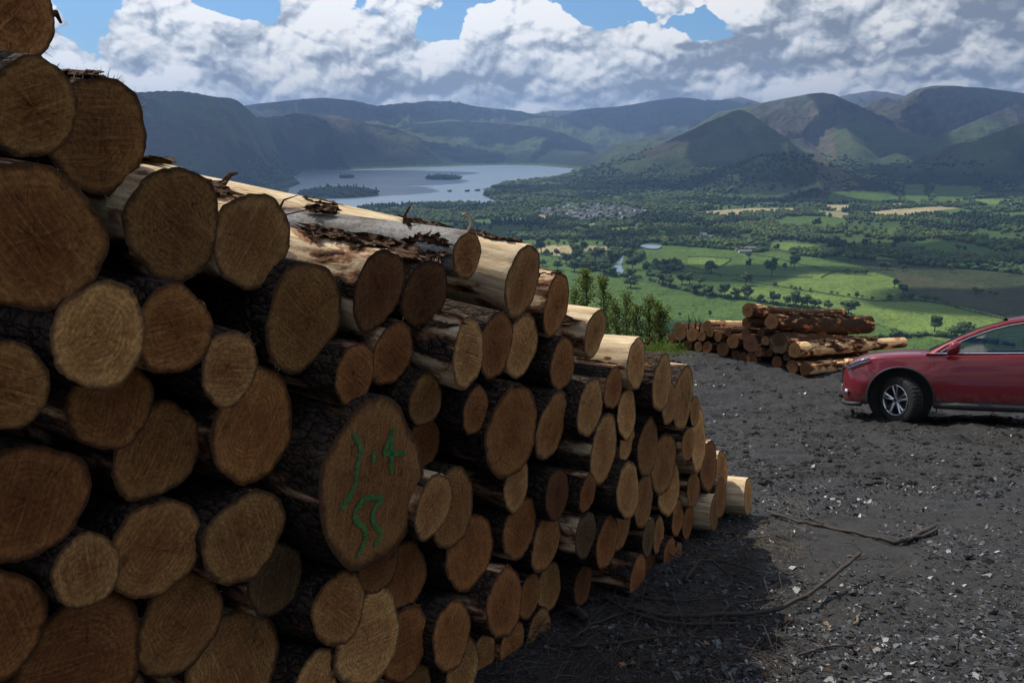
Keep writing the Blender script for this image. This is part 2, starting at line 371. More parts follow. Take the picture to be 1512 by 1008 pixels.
def build_terrain():
    az = np.linspace(R(-46), R(46), 1020)
    r = [26.0]
    while r[-1] < 620: r.append(r[-1] * 1.07)
    q = 270 * 1218 / r[-1]
    while q > 110: q -= 1.05; r.append(270 * 1218 / q)
    while q > 72: q -= 0.5; r.append(270 * 1218 / q)
    while r[-1] < 10000: r.append(r[-1] + 34)
    while r[-1] < 18000: r.append(r[-1] + 80)
    r = np.array(r); A, Rr = np.meshgrid(az, r)
    x = Rr * np.sin(A); y = Rr * np.cos(A)
    z, lk = terrain_z(x, y)
    xf, yf = x.ravel(), y.ravel(); zf = z.ravel()
    col = np.zeros((xf.size, 3)); rel = zf - VZ
    n1 = fbm(xf / 300, yf / 300, 5, 31); n2 = fbm(xf / 60, yf / 60, 4, 37); n3 = fbm(xf / 900, yf / 700, 4, 41)
    floor_c = np.array([.085, .140, .042]); forest = np.array([.026, .042, .020]); fell = np.array([.098, .128, .050]); rock = np.array([.12, .115, .095]); heath = np.array([.085, .070, .050])
    t = smooth01((rel - 20) / 120 + (n1 - .5) * 1.6)[:, None]
    col[:] = floor_c + (n2[:, None] - .5) * .03
    hillc = fell * (0.65 + .8 * n1[:, None])
    m = smooth01((n3 - .45) * 6)[:, None]; hillc = hillc * (1 - m) + heath * (.7 + .6 * n2[:, None]) * m
    m = smooth01((n2 + (rel / 900) - .95) * 5)[:, None]; hillc = hillc * (1 - m) + rock * m
    # woods on the lower flanks
    fo = smooth01((.52 - rel / 300 + (n1 - .5) * 2.2) * 3)[:, None]
    left = smooth01((900 - xf) / 900)[:, None]
    hillc = hillc * (1 - fo * (.35 + .6 * left)) + forest * fo * (.35 + .6 * left)
    col = np.where(rel[:, None] > 12, hillc * t + forest * (1 - t), col)
    isf = np.zeros(xf.size, bool)
    near = (np.hypot(xf, yf) < 5500) & (rel < 30)
    idx = np.where(near)[0]
    for pl, c in FG:
        k = idx[inside(pl, xf[idx], yf[idx])]
        col[k] = np.array(c) * (0.86 + .28 * n2[k, None] + .25 * (n1[k, None] - .5)); isf[k] = True
    k = idx[inside(VG, xf[idx], yf[idx])]; col[k] = np.array([.10, .11, .08]) * (.7 + .6 * n2[k, None])
    bare = inside([P(*q) for q in BARE], xf, yf) | ((xf > 1440) & (xf < 1560) & (yf > 3750) & (yf < 4300))
    k = bare & (rel > 10); col[k] = np.array([.15, .13, .075]) * (.7 + .6 * n2[k, None])
    # the near hillside
    k = np.hypot(xf, yf) < 760; kk = (slope_z(xf, yf) > VZ + 2) & k; col[kk] = np.array([.06, .085, .03]) * (.6 + .8 * n2[kk, None])
    me = mesh_np('terrain', np.stack([xf, yf, zf], -1), grid_faces(len(r), len(az)), True, np.clip(col, 0.004, 1))
    m, n, b = mat('land_cover')
    at = n.new('ShaderNodeAttribute', attribute_name='col').outputs['Color']
    pos = n.new('ShaderNodeNewGeometry').outputs['Position']
    f1 = n.noise(pos, 0.007, 8, 0.68); f2 = n.noise(pos, 0.08, 5, 0.6)
    c = n.mix(f2, n.vm('MULTIPLY', at, (.72, .74, .72)), n.vm('MULTIPLY', at, (1.28, 1.26, 1.22)))
    n.put(b.inputs['Base Color'], c); b.inputs['Roughness'].default_value = 0.95; b.inputs['Specular IOR Level'].default_value = 0.1
    n.put(b.inputs['Normal'], n.bump(f1, 1.0, 80.0, n.bump(f2, 0.6, 3.0)))
    o = link('terrain', me, m); tag(o, kind='structure')
    return o
build_terrain()

# lake
m, n, b = mat('lake_water'); pos = n.new('ShaderNodeNewGeometry').outputs['Position']
n.put(b.inputs['Base Color'], (.17, .235, .30)); b.inputs['Roughness'].default_value = 0.3; b.inputs['IOR'].default_value = 1.33
w1 = n.noise(n.vm('MULTIPLY', pos, (1.0, .35, 1)), 0.06, 4, 0.6); w2 = n.noise(n.vm('MULTIPLY', pos, (.4, 1.6, 1)), 0.004, 4, 0.55)
n.put(b.inputs['Roughness'], n.sm(w2, .35, .7, .33, .42)); n.put(b.inputs['Normal'], n.bump(w1, .12, 1.2))
xs = [p[0] for p in LAKE]; ys = [p[1] for p in LAKE]
lake = link('lake', fast_mesh('lake', [(min(xs) - 50, min(ys) - 50, VZ), (max(xs) + 50, min(ys) - 50, VZ), (max(xs) + 50, max(ys) + 60, VZ), (min(xs) - 50, max(ys) + 60, VZ)], [(0, 1, 2, 3)]), m); tag(lake, kind='structure')
WATER = m
# river and pond in the meadows
V = []; F = []
for i, (u, v, w) in enumerate(RIVER):
    x, y = P(u, v); zz = float(terrain_z(np.array([x]), np.array([y]))[0][0]) + .5
    V += [(x - w * .8, y, zz), (x + w * .8, y, zz)]
    if i: k = 2 * i; F.append((k - 2, k - 1, k + 1, k))
tag(link('river', fast_mesh('river', V, F), WATER), kind='structure')
pc = P(961, 366.5); V = [(pc[0] + math.cos(a) * 26 * (1 + .2 * math.sin(3 * a)), pc[1] + math.sin(a) * 40, VZ + 4.2) for a in np.linspace(0, 6.283, 25)[:-1]]
tag(link('pond', fast_mesh('pond', V, [tuple(range(24))]), WATER), kind='structure')

# ------------------------------------------------------------------ foliage material
def leaf_mat(name, c1, c2, trans=False):
    m, n, b = mat(name)
    at = n.new('ShaderNodeAttribute', attribute_name='col').outputs['Color']
    oi = n.new('ShaderNodeObjectInfo')
    f = n.noise(n.new('ShaderNodeNewGeometry').outputs['Position'], .35, 3, .6)
    c = n.mix(f, c1, c2); c = n.mix(1.0, c, at, 'MULTIPLY')
    c = n.mix(1.0, c, oi.outputs['Color'], 'MULTIPLY')
    n.put(b.inputs['Base Color'], c); b.inputs['Roughness'].default_value = .8; b.inputs['Specular IOR Level'].default_value = .15
    if trans:
        tr = n.new('ShaderNodeBsdfTranslucent'); n.put(tr.inputs[0], n.vm('SCALE', c, scale=1.3)); ms = n.new('ShaderNodeMixShader'); ms.inputs[0].default_value = .45
        n.l.new(b.outputs[0], ms.inputs[1]); n.l.new(tr.outputs[0], ms.inputs[2]); n.l.new(ms.outputs[0], n.n['Material Output'].inputs[0])
    return m
LEAF = leaf_mat('tree_foliage', (.040, .066, .022), (.090, .130, .040))
TRUNK = simple('tree_bark', (.07, .055, .04), .9, nscale=3, namp=.3)
def ico(sub):
    bm = bmesh.new(); bmesh.ops.create_icosphere(bm, subdivisions=sub, radius=1)
    V = np.array([v.co[:] for v in bm.verts]); F = np.array([[v.index for v in f.verts] for f in bm.faces]); bm.free(); return V, F
ICO1 = ico(1); ICO2 = ico(2)
def crowns(name, pts, base, hts, wid, tint, label, variants=10):
    """woodland: many irregular crowns in one mesh"""
    BV, BF = base; n = len(pts); nv = len(BV)
    vr = []
    for k in range(variants):
        q = BV * (1 + rng.uniform(-.28, .28, (nv, 1))); q = q + rng.uniform(-.08, .08, (nv, 3)); vr.append(q)
    vr = np.array(vr); idx = rng.integers(0, variants, n)
    an = rng.uniform(0, 6.283, n); ca, sa = np.cos(an)[:, None], np.sin(an)[:, None]
    q = vr[idx]; X = q[:, :, 0] * ca - q[:, :, 1] * sa; Y = q[:, :, 0] * sa + q[:, :, 1] * ca; Z = q[:, :, 2]
    W = wid[:, None]; Hh = hts[:, None]
    Vv = np.stack([pts[:, 0:1] + X * W, pts[:, 1:2] + Y * W, pts[:, 2:3] + Hh * .52 + Z * Hh * .5], -1).reshape(-1, 3)
    Fv = (BF[None] + (np.arange(n) * nv)[:, None, None]).reshape(-1, 3)
    c = tint[:, None, :] * rng.uniform(.75, 1.2, (n, nv, 1)); c = c.reshape(-1, 3)
    o = link(name, mesh_np(name, Vv, Fv, False, c), LEAF); tag(o, label, 'woodland', kind='stuff'); return o
def scatter_woods():
    # sampling with density falling with distance; masks decide where trees stand
    N = 150000
    q = rng.uniform(270 * 1218 / 6400, 270 * 1218 / 1150, N); r = 270 * 1218 / q
    keep = rng.random(N) < np.clip(r / 3300, .12, 1) ; r = r[keep]
    a = rng.uniform(R(-36), R(36), len(r)); x = r * np.sin(a); y = r * np.cos(a)
    u, v = project(x, y, np.full_like(x, VZ))
    ok = (u > -60) & (u < 1600)
    x, y, u, v, r = x[ok], y[ok], u[ok], v[ok], r[ok]
    z, lk = terrain_z(x, y)
    cl = fbm(x / 150, y / 150, 4, 77); cl2 = fbm(x / 420, y / 420, 3, 79)
    infield = np.zeros(len(x), bool)
    for pl, c in FG: infield |= inside(pl, x, y)
    vill = inside(VG, x, y)
    edge = 392 + (u - 900) * 0.0
    dens = np.where(v < 392, .84, 0.0)
    dens = np.where((v < 392) & (v > 330) & (cl < .45), .04, dens)
    dens = np.where(v < 330, np.where(cl < .42, .12, .92), dens)
    dens = np.where(infield, 0.0, dens); dens = np.where(vill, .07, dens)
    dens = np.where(lk, 0, dens)
    rel = z - VZ
    hillw = np.clip(1.15 - rel / 130 + (cl2 - .5) * 2.0, 0, 1)
    knoll = (x > 1000) & (x < 2100) & (y > 3600) & (y < 4800)
    hillw = np.where(knoll, np.clip(1.6 - rel / 170 + (cl - .5) * 1.0, 0, 1), hillw)
    dens = np.where(rel > 12, dens * smooth01((hillw - .25) * 3), dens)
    bare = ((x > 1440) & (x < 1560) & (y > 3700) & (y < 4300) & (rel > 10)); dens = np.where(bare, .12, dens)
    isl = np.zeros(len(x), bool)
    for i in ISL:
        qq = 1 - ((x - i['c'][0]) / i['a']) ** 2 - ((y - i['c'][1]) / i['b']) ** 2
        isl |= qq > .05
    dens = np.where(isl, 0, dens)
    # leave the air around river and pond open
    for (ru, rv, w) in RIVER: dens = np.where(np.hypot(u - ru, (v - rv) * 2) < 7, 0, dens)
    dens = np.where(np.hypot(u - 961, (v - 367) * 2.2) < 17, 0, dens)
    k = rng.random(len(x)) < dens
    x, y, z, r, cl, cl2, u, v = x[k], y[k], z[k], r[k], cl[k], cl2[k], u[k], v[k]
    n = len(x); big = np.clip(r / 3000, 1, 1.9)
    h = rng.uniform(9, 17, n) * (1 + .0 * r); wd = rng.uniform(4.5, 8.5, n) * big
    con = fbm(x / 260, y / 260, 3, 91) > .56       # conifer stands: darker, narrower
    t = np.stack([rng.uniform(.8, 1.35, n), rng.uniform(.85, 1.3, n), rng.uniform(.8, 1.1, n)], -1)
    t[con] = np.array([.50, .60, .72]) * rng.uniform(.85, 1.15, (con.sum(), 1)); h[con] *= 1.15; wd[con] *= .75
    yl = fbm(x / 90, y / 90, 3, 95) > .60; t[yl & ~con] *= np.array([1.35, 1.25, 1.0])
    pts = np.stack([x, y, z - .5], -1)
    print('woodland crowns', n)
    nr = r < 3100
    crowns('valley_woodland', pts[nr], ICO1, h[nr], wd[nr], t[nr], 'mixed green woods filling the valley floor between the fields')
    fr = ~nr
    crowns('far_woodland', pts[fr], ICO1, h[fr], wd[fr], t[fr], 'dark woods round the lake shore and on the wooded knoll')
scatter_woods()
labs = ['dense woodland covering the larger near island at the left of the lake', 'trees covering the long flat island out in the lake', 'trees on the small far island at the left of the lake']
for k, i in enumerate(ISL[:3]):
    n = [640, 300, 70][k]; a = rng.uniform(0, 6.283, n); q = np.sqrt(rng.random(n)) * .97
    x = i['c'][0] + np.cos(a) * q * i['a']; y = i['c'][1] + np.sin(a) * q * i['b']; z, _ = terrain_z(x, y)
    h = rng.uniform(9, 17, n); wd = rng.uniform(6, 11, n); tt = np.tile([.62, .72, .78], (n, 1)) * rng.uniform(.8, 1.3, (n, 1))
    tall = rng.random(n) < .06; h[tall] *= 1.9; wd[tall] *= .5
    crowns('island_woodland', np.stack([x, y, z], -1), ICO1, h, wd, tt, labs[k])
ilab = ['tiny wooded islet alone in mid lake', 'first of the two tiny islets by the wooded point', 'tiny islet nearest the wooded point in the lake']
for k, i in enumerate(ISL[3:6]):
    n = 9; a = rng.uniform(0, 6.283, n); x = i['c'][0] + np.cos(a) * i['a'] * .6; y = i['c'][1] + np.sin(a) * i['b'] * .6
    crowns('islet_bushes', np.stack([x, y, np.full(n, VZ)], -1), ICO1, rng.uniform(6, 10, n), rng.uniform(5, 9, n), np.tile([.6, .7, .8], (n, 1)), ilab[k])

# ------------------------------------------------------------------ single trees, each a thing (trunk + crown)
def tree_protos(k):
    """crown of many leaf clumps with gaps, unit height 1"""
    V = []; F = []; C = []
    rr = np.random.default_rng(100 + k); nv = 0
    nb = 7 + k % 4
    hubs = [(rr.uniform(-.22, .22), rr.uniform(-.22, .22), rr.uniform(.42, .86)) for _ in range(nb)]
    for (hx, hy, hz) in hubs:
        rad = rr.uniform(.15, .24) * (1.15 - abs(hz - .6))
        n = 42
        for _ in range(n):
            d = rr.normal(size=3); d /= np.linalg.norm(d); p = np.array([hx, hy, hz]) + d * rad * rr.uniform(.55, 1.05) * np.array([1, 1, .8])
            s = rr.uniform(.028, .060); a = rr.normal(size=3); a /= np.linalg.norm(a); b = np.cross(a, rr.normal(size=3)); b /= np.linalg.norm(b); c = np.cross(a, b)
            V += [p + a * s, p + b * s, p - a * s, p - b * s, p + c * s * .8]; F += [(nv, nv + 1, nv + 4), (nv + 1, nv + 2, nv + 4), (nv + 2, nv + 3, nv + 4), (nv + 3, nv, nv + 4)]
            C += [[rr.uniform(.7, 1.3)] * 3] * 5; nv += 5
    # denser heart so the crown is not see-through everywhere
    for (hx, hy, hz) in hubs:
        q = ICO1[0] * (1 + rr.uniform(-.25, .25, (len(ICO1[0]), 1))) * np.array([.185, .185, .15]) + np.array([hx, hy, hz])
        V += list(q); F += [tuple(i + nv for i in f) for f in ICO1[1]]; C += [[.7] * 3] * len(q); nv += len(q)
    crown = mesh_np('crown', np.array(V), np.array(F), False, np.array(C))
    parts = [tube([(0, 0, -.03), (.01, 0, .2), (-.01, .01, .5)], [.035, .027, .014], 7)]
    for j in range(4):
        hx, hy, hz = hubs[j]; parts.append(tube([(0, 0, .22 + .06 * j), (hx * .5, hy * .5, (.3 + hz) / 2), (hx, hy, hz)], [.016, .010, .004], 5))
    v, f = merge(parts); trunk = fast_mesh('trunk', v, f, True)
    return crown, trunk
PROTO = [tree_protos(k) for k in range(5)]
def tree(x, y, z, h, label, group=None, wide=1.0, k=0, tint=(1, 1, 1), name='field_tree'):
    o = bpy.data.objects.new(name, None); COL.objects.link(o); o.location = (x, y, z - .02 * h)
    o.rotation_euler = (0, 0, rng.uniform(0, 6.28)); o.scale = (h * wide * 1.15, h * wide * 1.15, h); o.empty_display_size = .3
    tag(o, label, 'tree', group)
    c = link('crown', PROTO[k % 5][0], LEAF, o); c.color = (*tint, 1); link('trunk', PROTO[k % 5][1], TRUNK, o)
    return o
def tz(x, y): return float(terrain_z(np.array([float(x)]), np.array([float(y)]))[0][0])
T = [ # u, v(base), px height, width, label
 (1139,409,25,.75,'tall narrow dark tree standing alone in the middle of the dark green field'),
 (1172,397,18,1.0,'open airy tree beyond the tall lone tree, at the end of a field hedge'),
 (1158,399,10,.8,'thin small tree just left of the open airy tree'),
 (1050,403,17,1.1,'round dark tree at the corner of the small bright field'),
 (1106,382,9,1.1,'small round tree just below the dark farm sheds'),
 (1106,398,14,.6,'slender bush-like tree in the field left of the tall lone tree'),
 (1101,421,16,1.2,'broad low tree on the lower hedge below the small bright field'),
 (1144,424,7,1.1,'small round bush on the hedge below the tall lone tree'),
 (931,425,17,1.1,'dark round tree just below the river at the top of the near meadow'),
 (978,421,17,1.2,'pale bushy tree at the left end of the near hedgerow'),
 (990,424,16,1.1,'second pale bushy tree from the left end of the near hedgerow'),
 (1007,420,14,1.2,'dark tree in front of the wood above the near hedgerow'),
 (1018,419,14,1.1,'dark tree beside the paler one above the near hedgerow'),
 (1034,420,12,1.0,'pale green tree above the middle of the near hedgerow'),
 (1026,434,16,1.6,'wide bushy clump in the thick left part of the near hedgerow'),
 (1048,438,14,1.4,'bright green bushy tree in the near hedgerow, left of the dark round one'),
 (1070,440,20,1.0,'dark round-headed tree in the near hedgerow'),
 (1086,441,15,.9,'small round tree between two bigger ones in the near hedgerow'),
 (1104,441,19,1.0,'umbrella shaped tree in the near hedgerow right of the small round one'),
 (1123,447,12,1.0,'small tree above the left end of the topmost cut trunk'),
 (1141,449,17,1.0,'dark leafy tree in the hedgerow above the topmost cut trunk'),
 (1162,452,14,1.1,'low rounded tree touching the big dark hedgerow tree'),
 (1175,453,20,1.1,'big dark bushy hedgerow tree above the middle of the far log stack'),
 (1192,455,19,.9,'upright dark tree right of the big dark hedgerow tree'),
 (1203,457,16,1.2,'wide bushy tree, next to last before the thin pale one in the hedgerow'),
 (1223,459,14,1.1,'thin pale tree in the hedgerow above the right of the far log stack'),
 (1252,465,20,1.4,'broad dark tree behind the right end of the thick upper trunk'),
 (1380,489,21,1.0,'lollipop shaped tree standing alone in the bright meadow above the red car'),
 (1419,500,24,1.6,'dome shaped dark tree behind the windscreen of the red car'),
 (1323,500,14,1.5,'low dark bush behind the end of the long thin trunk by the car'),
 (1320,425,12,1.2,'rounded dark tree at the right corner of the brightest field'),
 (1333,434,12,1.4,'scrubby tree just below the rounded one at the edge of the moor'),
 (1313,443,8,1.1,'small round tree at the right end of the thin field hedge'),
 (1332,443,9,1.3,'low bush at the edge of the moor below the scrubby tree'),
 (1345,443,9,1.3,'low bush right of the other moor edge bushes'),
 (1287,444,6,.9,'single small bush near the right end of the thin field hedge'),
 (1273,440,4,1.0,'tiny bush on the thin field hedge, right of the pair'),
 (1265,440,8,1.1,'largest round bush on the thin field hedge'),
 (1253,438,5,.9,'tiny bush on the thin field hedge, left of the largest one'),
 (1236,436,5,1.0,'right one of a close pair of bushes on the thin field hedge'),
 (1227,435,5,1.0,'left one of a close pair of bushes on the thin field hedge'),
 (1196,431,5,1.0,'single tiny bush near the left end of the thin field hedge'),
 (1181,429,5,1.0,'rightmost of three bushes at the left end of the thin field hedge'),
 (1174,428,5,1.0,'middle one of three bushes at the left end of the thin field hedge'),
 (1168,427,6,1.0,'leftmost of three bushes at the left end of the thin field hedge'),
 (1218,383,9,1.0,'dark tree between the two strips of the upper green slope'),
 (1180,375,8,1.3,'dark bushy tree at the left end of the upper green slope'),
 (1169,374,6,1.2,'small bush beside the dark tree on the upper green slope'),
 (1250,404,7,1.6,'low bush at the left of the row above the brightest field'),
 (1263,405,7,1.5,'middle bush of the row above the brightest field'),
 (1277,406,7,1.6,'right bush of the row above the brightest field'),
 (1301,398,10,1.2,'left tree of the dark group at the top of the brown moor'),
 (1310,398,9,1.2,'middle tree of the dark group at the top of the brown moor'),
 (1334,399,8,1.2,'lone dark tree right of the group at the top of the brown moor'),
 (1403,402,12,1.0,'dark tree on the upper edge of the moor below the dark wood'),
 (1441,434,9,1.8,'wide dark bush far out on the brown moor'),
 (1462,435,5,1.2,'tiny bush on the moor left of another tiny one'),
 (1470,436,5,1.3,'tiny bush out on the moor towards the right edge'),
 (1366,444,11,1.6,'wide scrubby clump on the lower edge of the moor'),
 (1380,446,9,1.5,'scrubby clump right of the wide one on the lower edge of the moor'),
 (1398,452,6,1.3,'small bush on the hedge between moor and bright meadow'),
 (1411,456,5,1.3,'tiny bush further along the hedge between moor and bright meadow'),
 (799,374,22,.9,'tall double-headed tree at the left corner of the pale cornfield'),
 (807,377,9,1.0,'small dark tree at the bottom left of the pale cornfield'),
 (822,379,11,1.0,'round airy tree on the lower edge of the pale cornfield'),
 (815,379,6,1.2,'low dark bush on the lower edge of the pale cornfield'),
 (823,363,10,.9,'round tree on the upper edge of the pale cornfield'),
 (833,362,5,.9,'tiny tree on the strip above the pale cornfield'),
 (847,364,15,1.1,'dark round tree at the top right corner of the pale cornfield'),
 (848,377,17,1.0,'tree at the right edge of the pale cornfield'),
 (860,374,16,1.0,'tree right of the pale cornfield, beside the one on its edge'),
 (882,363,6,1.0,'small dark tree on the strip right of the pale cornfield'),
 (836,389,14,1.4,'dark bushy tree below the pale cornfield'),
 (854,385,16,1.2,'dark tree below the right corner of the pale cornfield'),
 (882,386,20,1.2,'big dark tree left of the river'),
 (903,389,18,1.1,'dark tree on the left bank above the river bend'),
 (927,385,16,1.0,'dark tree on the right bank above the river bend'),
 (848,401,15,1.3,'pale rounded tree left of the river and behind the birch saplings'),
 (862,400,16,1.3,'broad tree behind the birch saplings, next to the pale rounded one'),
 (876,399,15,1.3,'broad mid green tree behind the birch saplings'),
 (892,405,18,1.2,'light green tree on the left bank of the river'),
 (904,408,12,1.3,'low light green tree beside the river, nearest its end'),
 (823,398,12,1.1,'pale tree in the meadow at the left, below the cornfield'),
 (801,393,10,1.1,'small tree beside the stacked logs below the cornfield'),
 (930,412,16,1.1,'dark tree on the right bank of the river'),
 (934,398,15,1.2,'dark tree right of the river, above another'),
 (1003,468,6,1.0,'small round bush alone in the near meadow'),
 (1048,467,8,.7,'tiny upright bush above the far log stack in the near meadow'),
 (988,458,4,1.0,'tiny bush alone in the near meadow, left of the small round one'),
 (1208,336,14,.8,'upright dark tree at the left of the small green field under the cornfields'),
 (1202,335,9,1.0,'airy tree in the small green field under the cornfields'),
 (1415,370,8,1.3,'dark tree in the middle of the oval field at the right'),
 (1424,371,7,.9,'small tree right of the middle one in the oval field'),
 (1379,375,7,1.2,'dark tree at the lower edge of the oval field'),
]
for k, (u, v, ph, w, lab) in enumerate(T):
    x, y = P(u, v); zz = tz(x, y)
    for _ in range(3):
        x, y = P(u, v, zz); zz = tz(x, y)
    dep = y * CP - zz * SP; t = rng.uniform(.85, 1.6)
    tree(x, y, zz, ph * dep / 1218 * 1.2, lab, 'single trees and bushes in the valley fields', w, k, (t, t * rng.uniform(.95, 1.1), t * .9))

# hedges and small woods of the near fields: each a thing
def hedge(name, line, w, h, label, step=1.0, cat='hedge', jit=1.0):
    pts = []
    G = [np.array(P(*q)) for q in line]
    for a, b in zip(G[:-1], G[1:]):
        L = np.linalg.norm(b - a); n = max(2, int(L / (w * step)))
        for t in np.arange(n) / n: pts.append(a + (b - a) * t)
    pts = np.array(pts) + rng.normal(0, w * .25 * jit, (len(pts), 2)); z, _ = terrain_z(pts[:, 0], pts[:, 1])
    n = len(pts); BV, BF = ICO1; nv = len(BV)
    hh = h * rng.uniform(.6, 1.35, n); ww = w * rng.uniform(.6, 1.2, n)
    q = BV[None] * (1 + rng.uniform(-.3, .3, (n, nv, 1)))
    Vv = q * np.stack([ww, ww, hh * .55], -1)[:, None] + np.stack([pts[:, 0], pts[:, 1], z + hh * .45], -1)[:, None]
    c = np.repeat(rng.uniform(.6, 1.35, (n, 1, 1)), nv, 1) * rng.uniform(.8, 1.2, (n, nv, 1)) * np.array([.9, 1, .85])
    o = link(name, mesh_np(name, Vv.reshape(-1, 3), (BF[None] + (np.arange(n) * nv)[:, None, None]).reshape(-1, 3), False, c.reshape(-1, 3)), LEAF)
    return tag(o, label, cat, 'hedges and copses between the fields')
hedge('hedge', [(960,415),(985,424),(1010,430),(1040,437),(1070,441),(1100,444),(1150,452),(1200,458),(1250,468),(1275,474)], 3.8, 5.5, 'thick near hedgerow running from the river down behind the far log stack', .7)
hedge('hedge', [(1160,426),(1200,432),(1240,438),(1290,446),(1318,444)], 1.5, 1.5, 'thin dotted hedge between the two brightest fields')
hedge('hedge', [(1015,394),(1040,400),(1060,407),(1066,410)], 1.6, 1.8, 'thin hedge along the lower left of the small bright field')
hedge('hedge', [(1016,381),(1040,380),(1060,382),(1080,383),(1078,386),(1068,393),(1060,397)], 1.6, 1.8, 'curved hedge round the top of the small bright field')
hedge('hedge', [(1005,402),(1050,406),(1080,408),(1130,409),(1170,411),(1200,411)], 1.4, 1.6, 'long straight hedge at the foot of the tall lone tree')
hedge('hedge', [(1110,377),(1140,381),(1160,386),(1180,391),(1210,397),(1230,402)], 1.8, 1.7, 'slanting hedge from the farm sheds down to the right')
hedge('hedge', [(1080,414),(1110,419),(1150,424),(1165,426)], 1.4, 1.6, 'short lower hedge left of the brightest field')
hedge('hedge', [(1212,411),(1225,405),(1240,401),(1280,406)], 1.6, 1.8, 'short hedge over the top of the brightest field')
hedge('hedge', [(1330,440),(1360,446),(1400,452),(1430,460),(1470,470),(1520,482)], 1.9, 1.8, 'dark hedge dividing the moor from the bright meadow')
hedge('hedge', [(1130,368),(1170,374),(1220,382),(1270,388)], 1.4, 1.4, 'faint hedge along the upper green slope')
hedge('hedge', [(1290,503),(1330,500),(1370,497),(1400,500),(1440,505),(1500,512)], 5.0, 6.0, 'dark belt of low trees behind the bonnet of the red car', cat='trees')
hedge('copse', [(955,398),(975,392),(1000,390),(985,398),(965,402),(1000,400),(1005,394)], 8, 13, 'dark copse left of the small bright field', .8, 'trees')
hedge('copse', [(955,408),(975,410),(960,402),(990,405)], 6, 9, 'lower fringe of bushes in front of the dark copse', .8, 'trees')
hedge('copse', [(880,392),(900,388),(890,380),(870,384),(900,378),(930,378),(938,388),(950,380),(905,372)], 8, 12, 'dark wood round the river bend', .7, 'trees')
hedge('copse', [(980,362),(1030,366),(1080,370),(1120,374),(1135,370)], 6, 10, 'dark belt of trees under the grey mansion', .7, 'trees')
hedge('copse', [(860,396),(880,400),(900,406),(925,410),(950,412)], 6, 8, 'rounded bushes either side of the river end', .8, 'trees')
hedge('copse', [(1330,390),(1370,393),(1420,397),(1480,402),(1540,410),(1490,396),(1420,390)], 8, 11, 'dark wood along the top edge of the moor', .6, 'trees')
hedge('copse', [(1290,385),(1260,378),(1230,372),(1290,378),(1330,384)], 7, 10, 'belt of trees above the upper green slope', .7, 'trees')

# ------------------------------------------------------------------ buildings of the valley
WALLG = simple('grey_stone_wall', (.36, .35, .33), .9, nscale=.4, namp=.25); WALLW = simple('white_render_wall', (.72, .72, .70), .8)
SLATE = simple('slate_roof', (.17, .175, .185), .6, nscale=.5, namp=.2); DARKG = simple('window_glass', (.02, .025, .03), .15)
def house_mesh(w, d, h, rh):
    wv = [(-w/2,-d/2,0),(w/2,-d/2,0),(w/2,d/2,0),(-w/2,d/2,0),(-w/2,-d/2,h),(w/2,-d/2,h),(w/2,d/2,h),(-w/2,d/2,h),(-w/2,0,h+rh*.93),(w/2,0,h+rh*.93)]
    wf = [(0,1,5,4),(1,2,6,9,5),(2,3,7,6),(3,0,4,8,7)]
    e = .35
    rv = [(-w/2-e,-d/2-e,h-.1),(w/2+e,-d/2-e,h-.1),(w/2+e,0,h+rh),(-w/2-e,0,h+rh),(-w/2-e,d/2+e,h-.1),(w/2+e,d/2+e,h-.1)]
    rv += [(a, b, c - .25) for a, b, c in rv]
    rf = [(0,1,2,3),(3,2,5,4),(6,9,8,7),(9,10,11,8),(0,6,7,1),(4,5,11,10)]
    pr = []
    for sx in (-1, 1):
        cx = sx * w * .42; b_ = [(cx-.5,-.4,h+rh-.5),(cx+.5,-.4,h+rh-.5),(cx+.5,.4,h+rh-.5),(cx-.5,.4,h+rh-.5)]
        pr.append((b_ + [(a, b, c + 1.7) for a, b, c in b_], [(0,1,5,4),(1,2,6,5),(2,3,7,6),(3,0,4,7),(4,5,6,7)]))
    cv, cf = merge(pr)
    win = []
    nW = max(2, int(w / 3))
    for i in range(nW):
        for zz in (1.0, 3.6):
            if zz + 1.2 > h: continue
            x0 = -w/2 + (i + .5) * w / nW - .5
            win.append(([(x0,-d/2-.04,zz),(x0+1,-d/2-.04,zz),(x0+1,-d/2-.04,zz+1.2),(x0,-d/2-.04,zz+1.2)], [(0,1,2,3)]))
    v, f = merge(win)
    return fast_mesh('wall', wv, wf), fast_mesh('roof', rv, rf), fast_mesh('chimney', cv, cf), fast_mesh('window', v, f)
HM = [house_mesh(11, 8, 5.2, 3), house_mesh(16, 8, 5.4, 3.2), house_mesh(9, 9, 6, 3.4)]
def house(u, v, k, wall, rot, label, group=None, sc=1.0, name='house'):
    x, y = P(u, v); z = tz(x, y); o = bpy.data.objects.new(name, None); COL.objects.link(o); o.location = (x, y, z - .3); o.rotation_euler = (0, 0, rot); o.scale = (sc,) * 3
    tag(o, label, 'house' if name != 'barn' else 'barn', group)
    a, r_, c, w = HM[k]
    wo_ = bpy.data.objects.new('wall', a); COL.objects.link(wo_); wo_.parent = o
    if not a.materials: a.materials.append(WALLG)
    wo_.material_slots[0].link = 'OBJECT'; wo_.material_slots[0].material = wall
    ro = link('roof', r_, SLATE, o)
    ch = link('chimney', c, WALLG, ro)
    return o
vg_px = VILLAGE; cnt = 0; tries = 0; placed = []
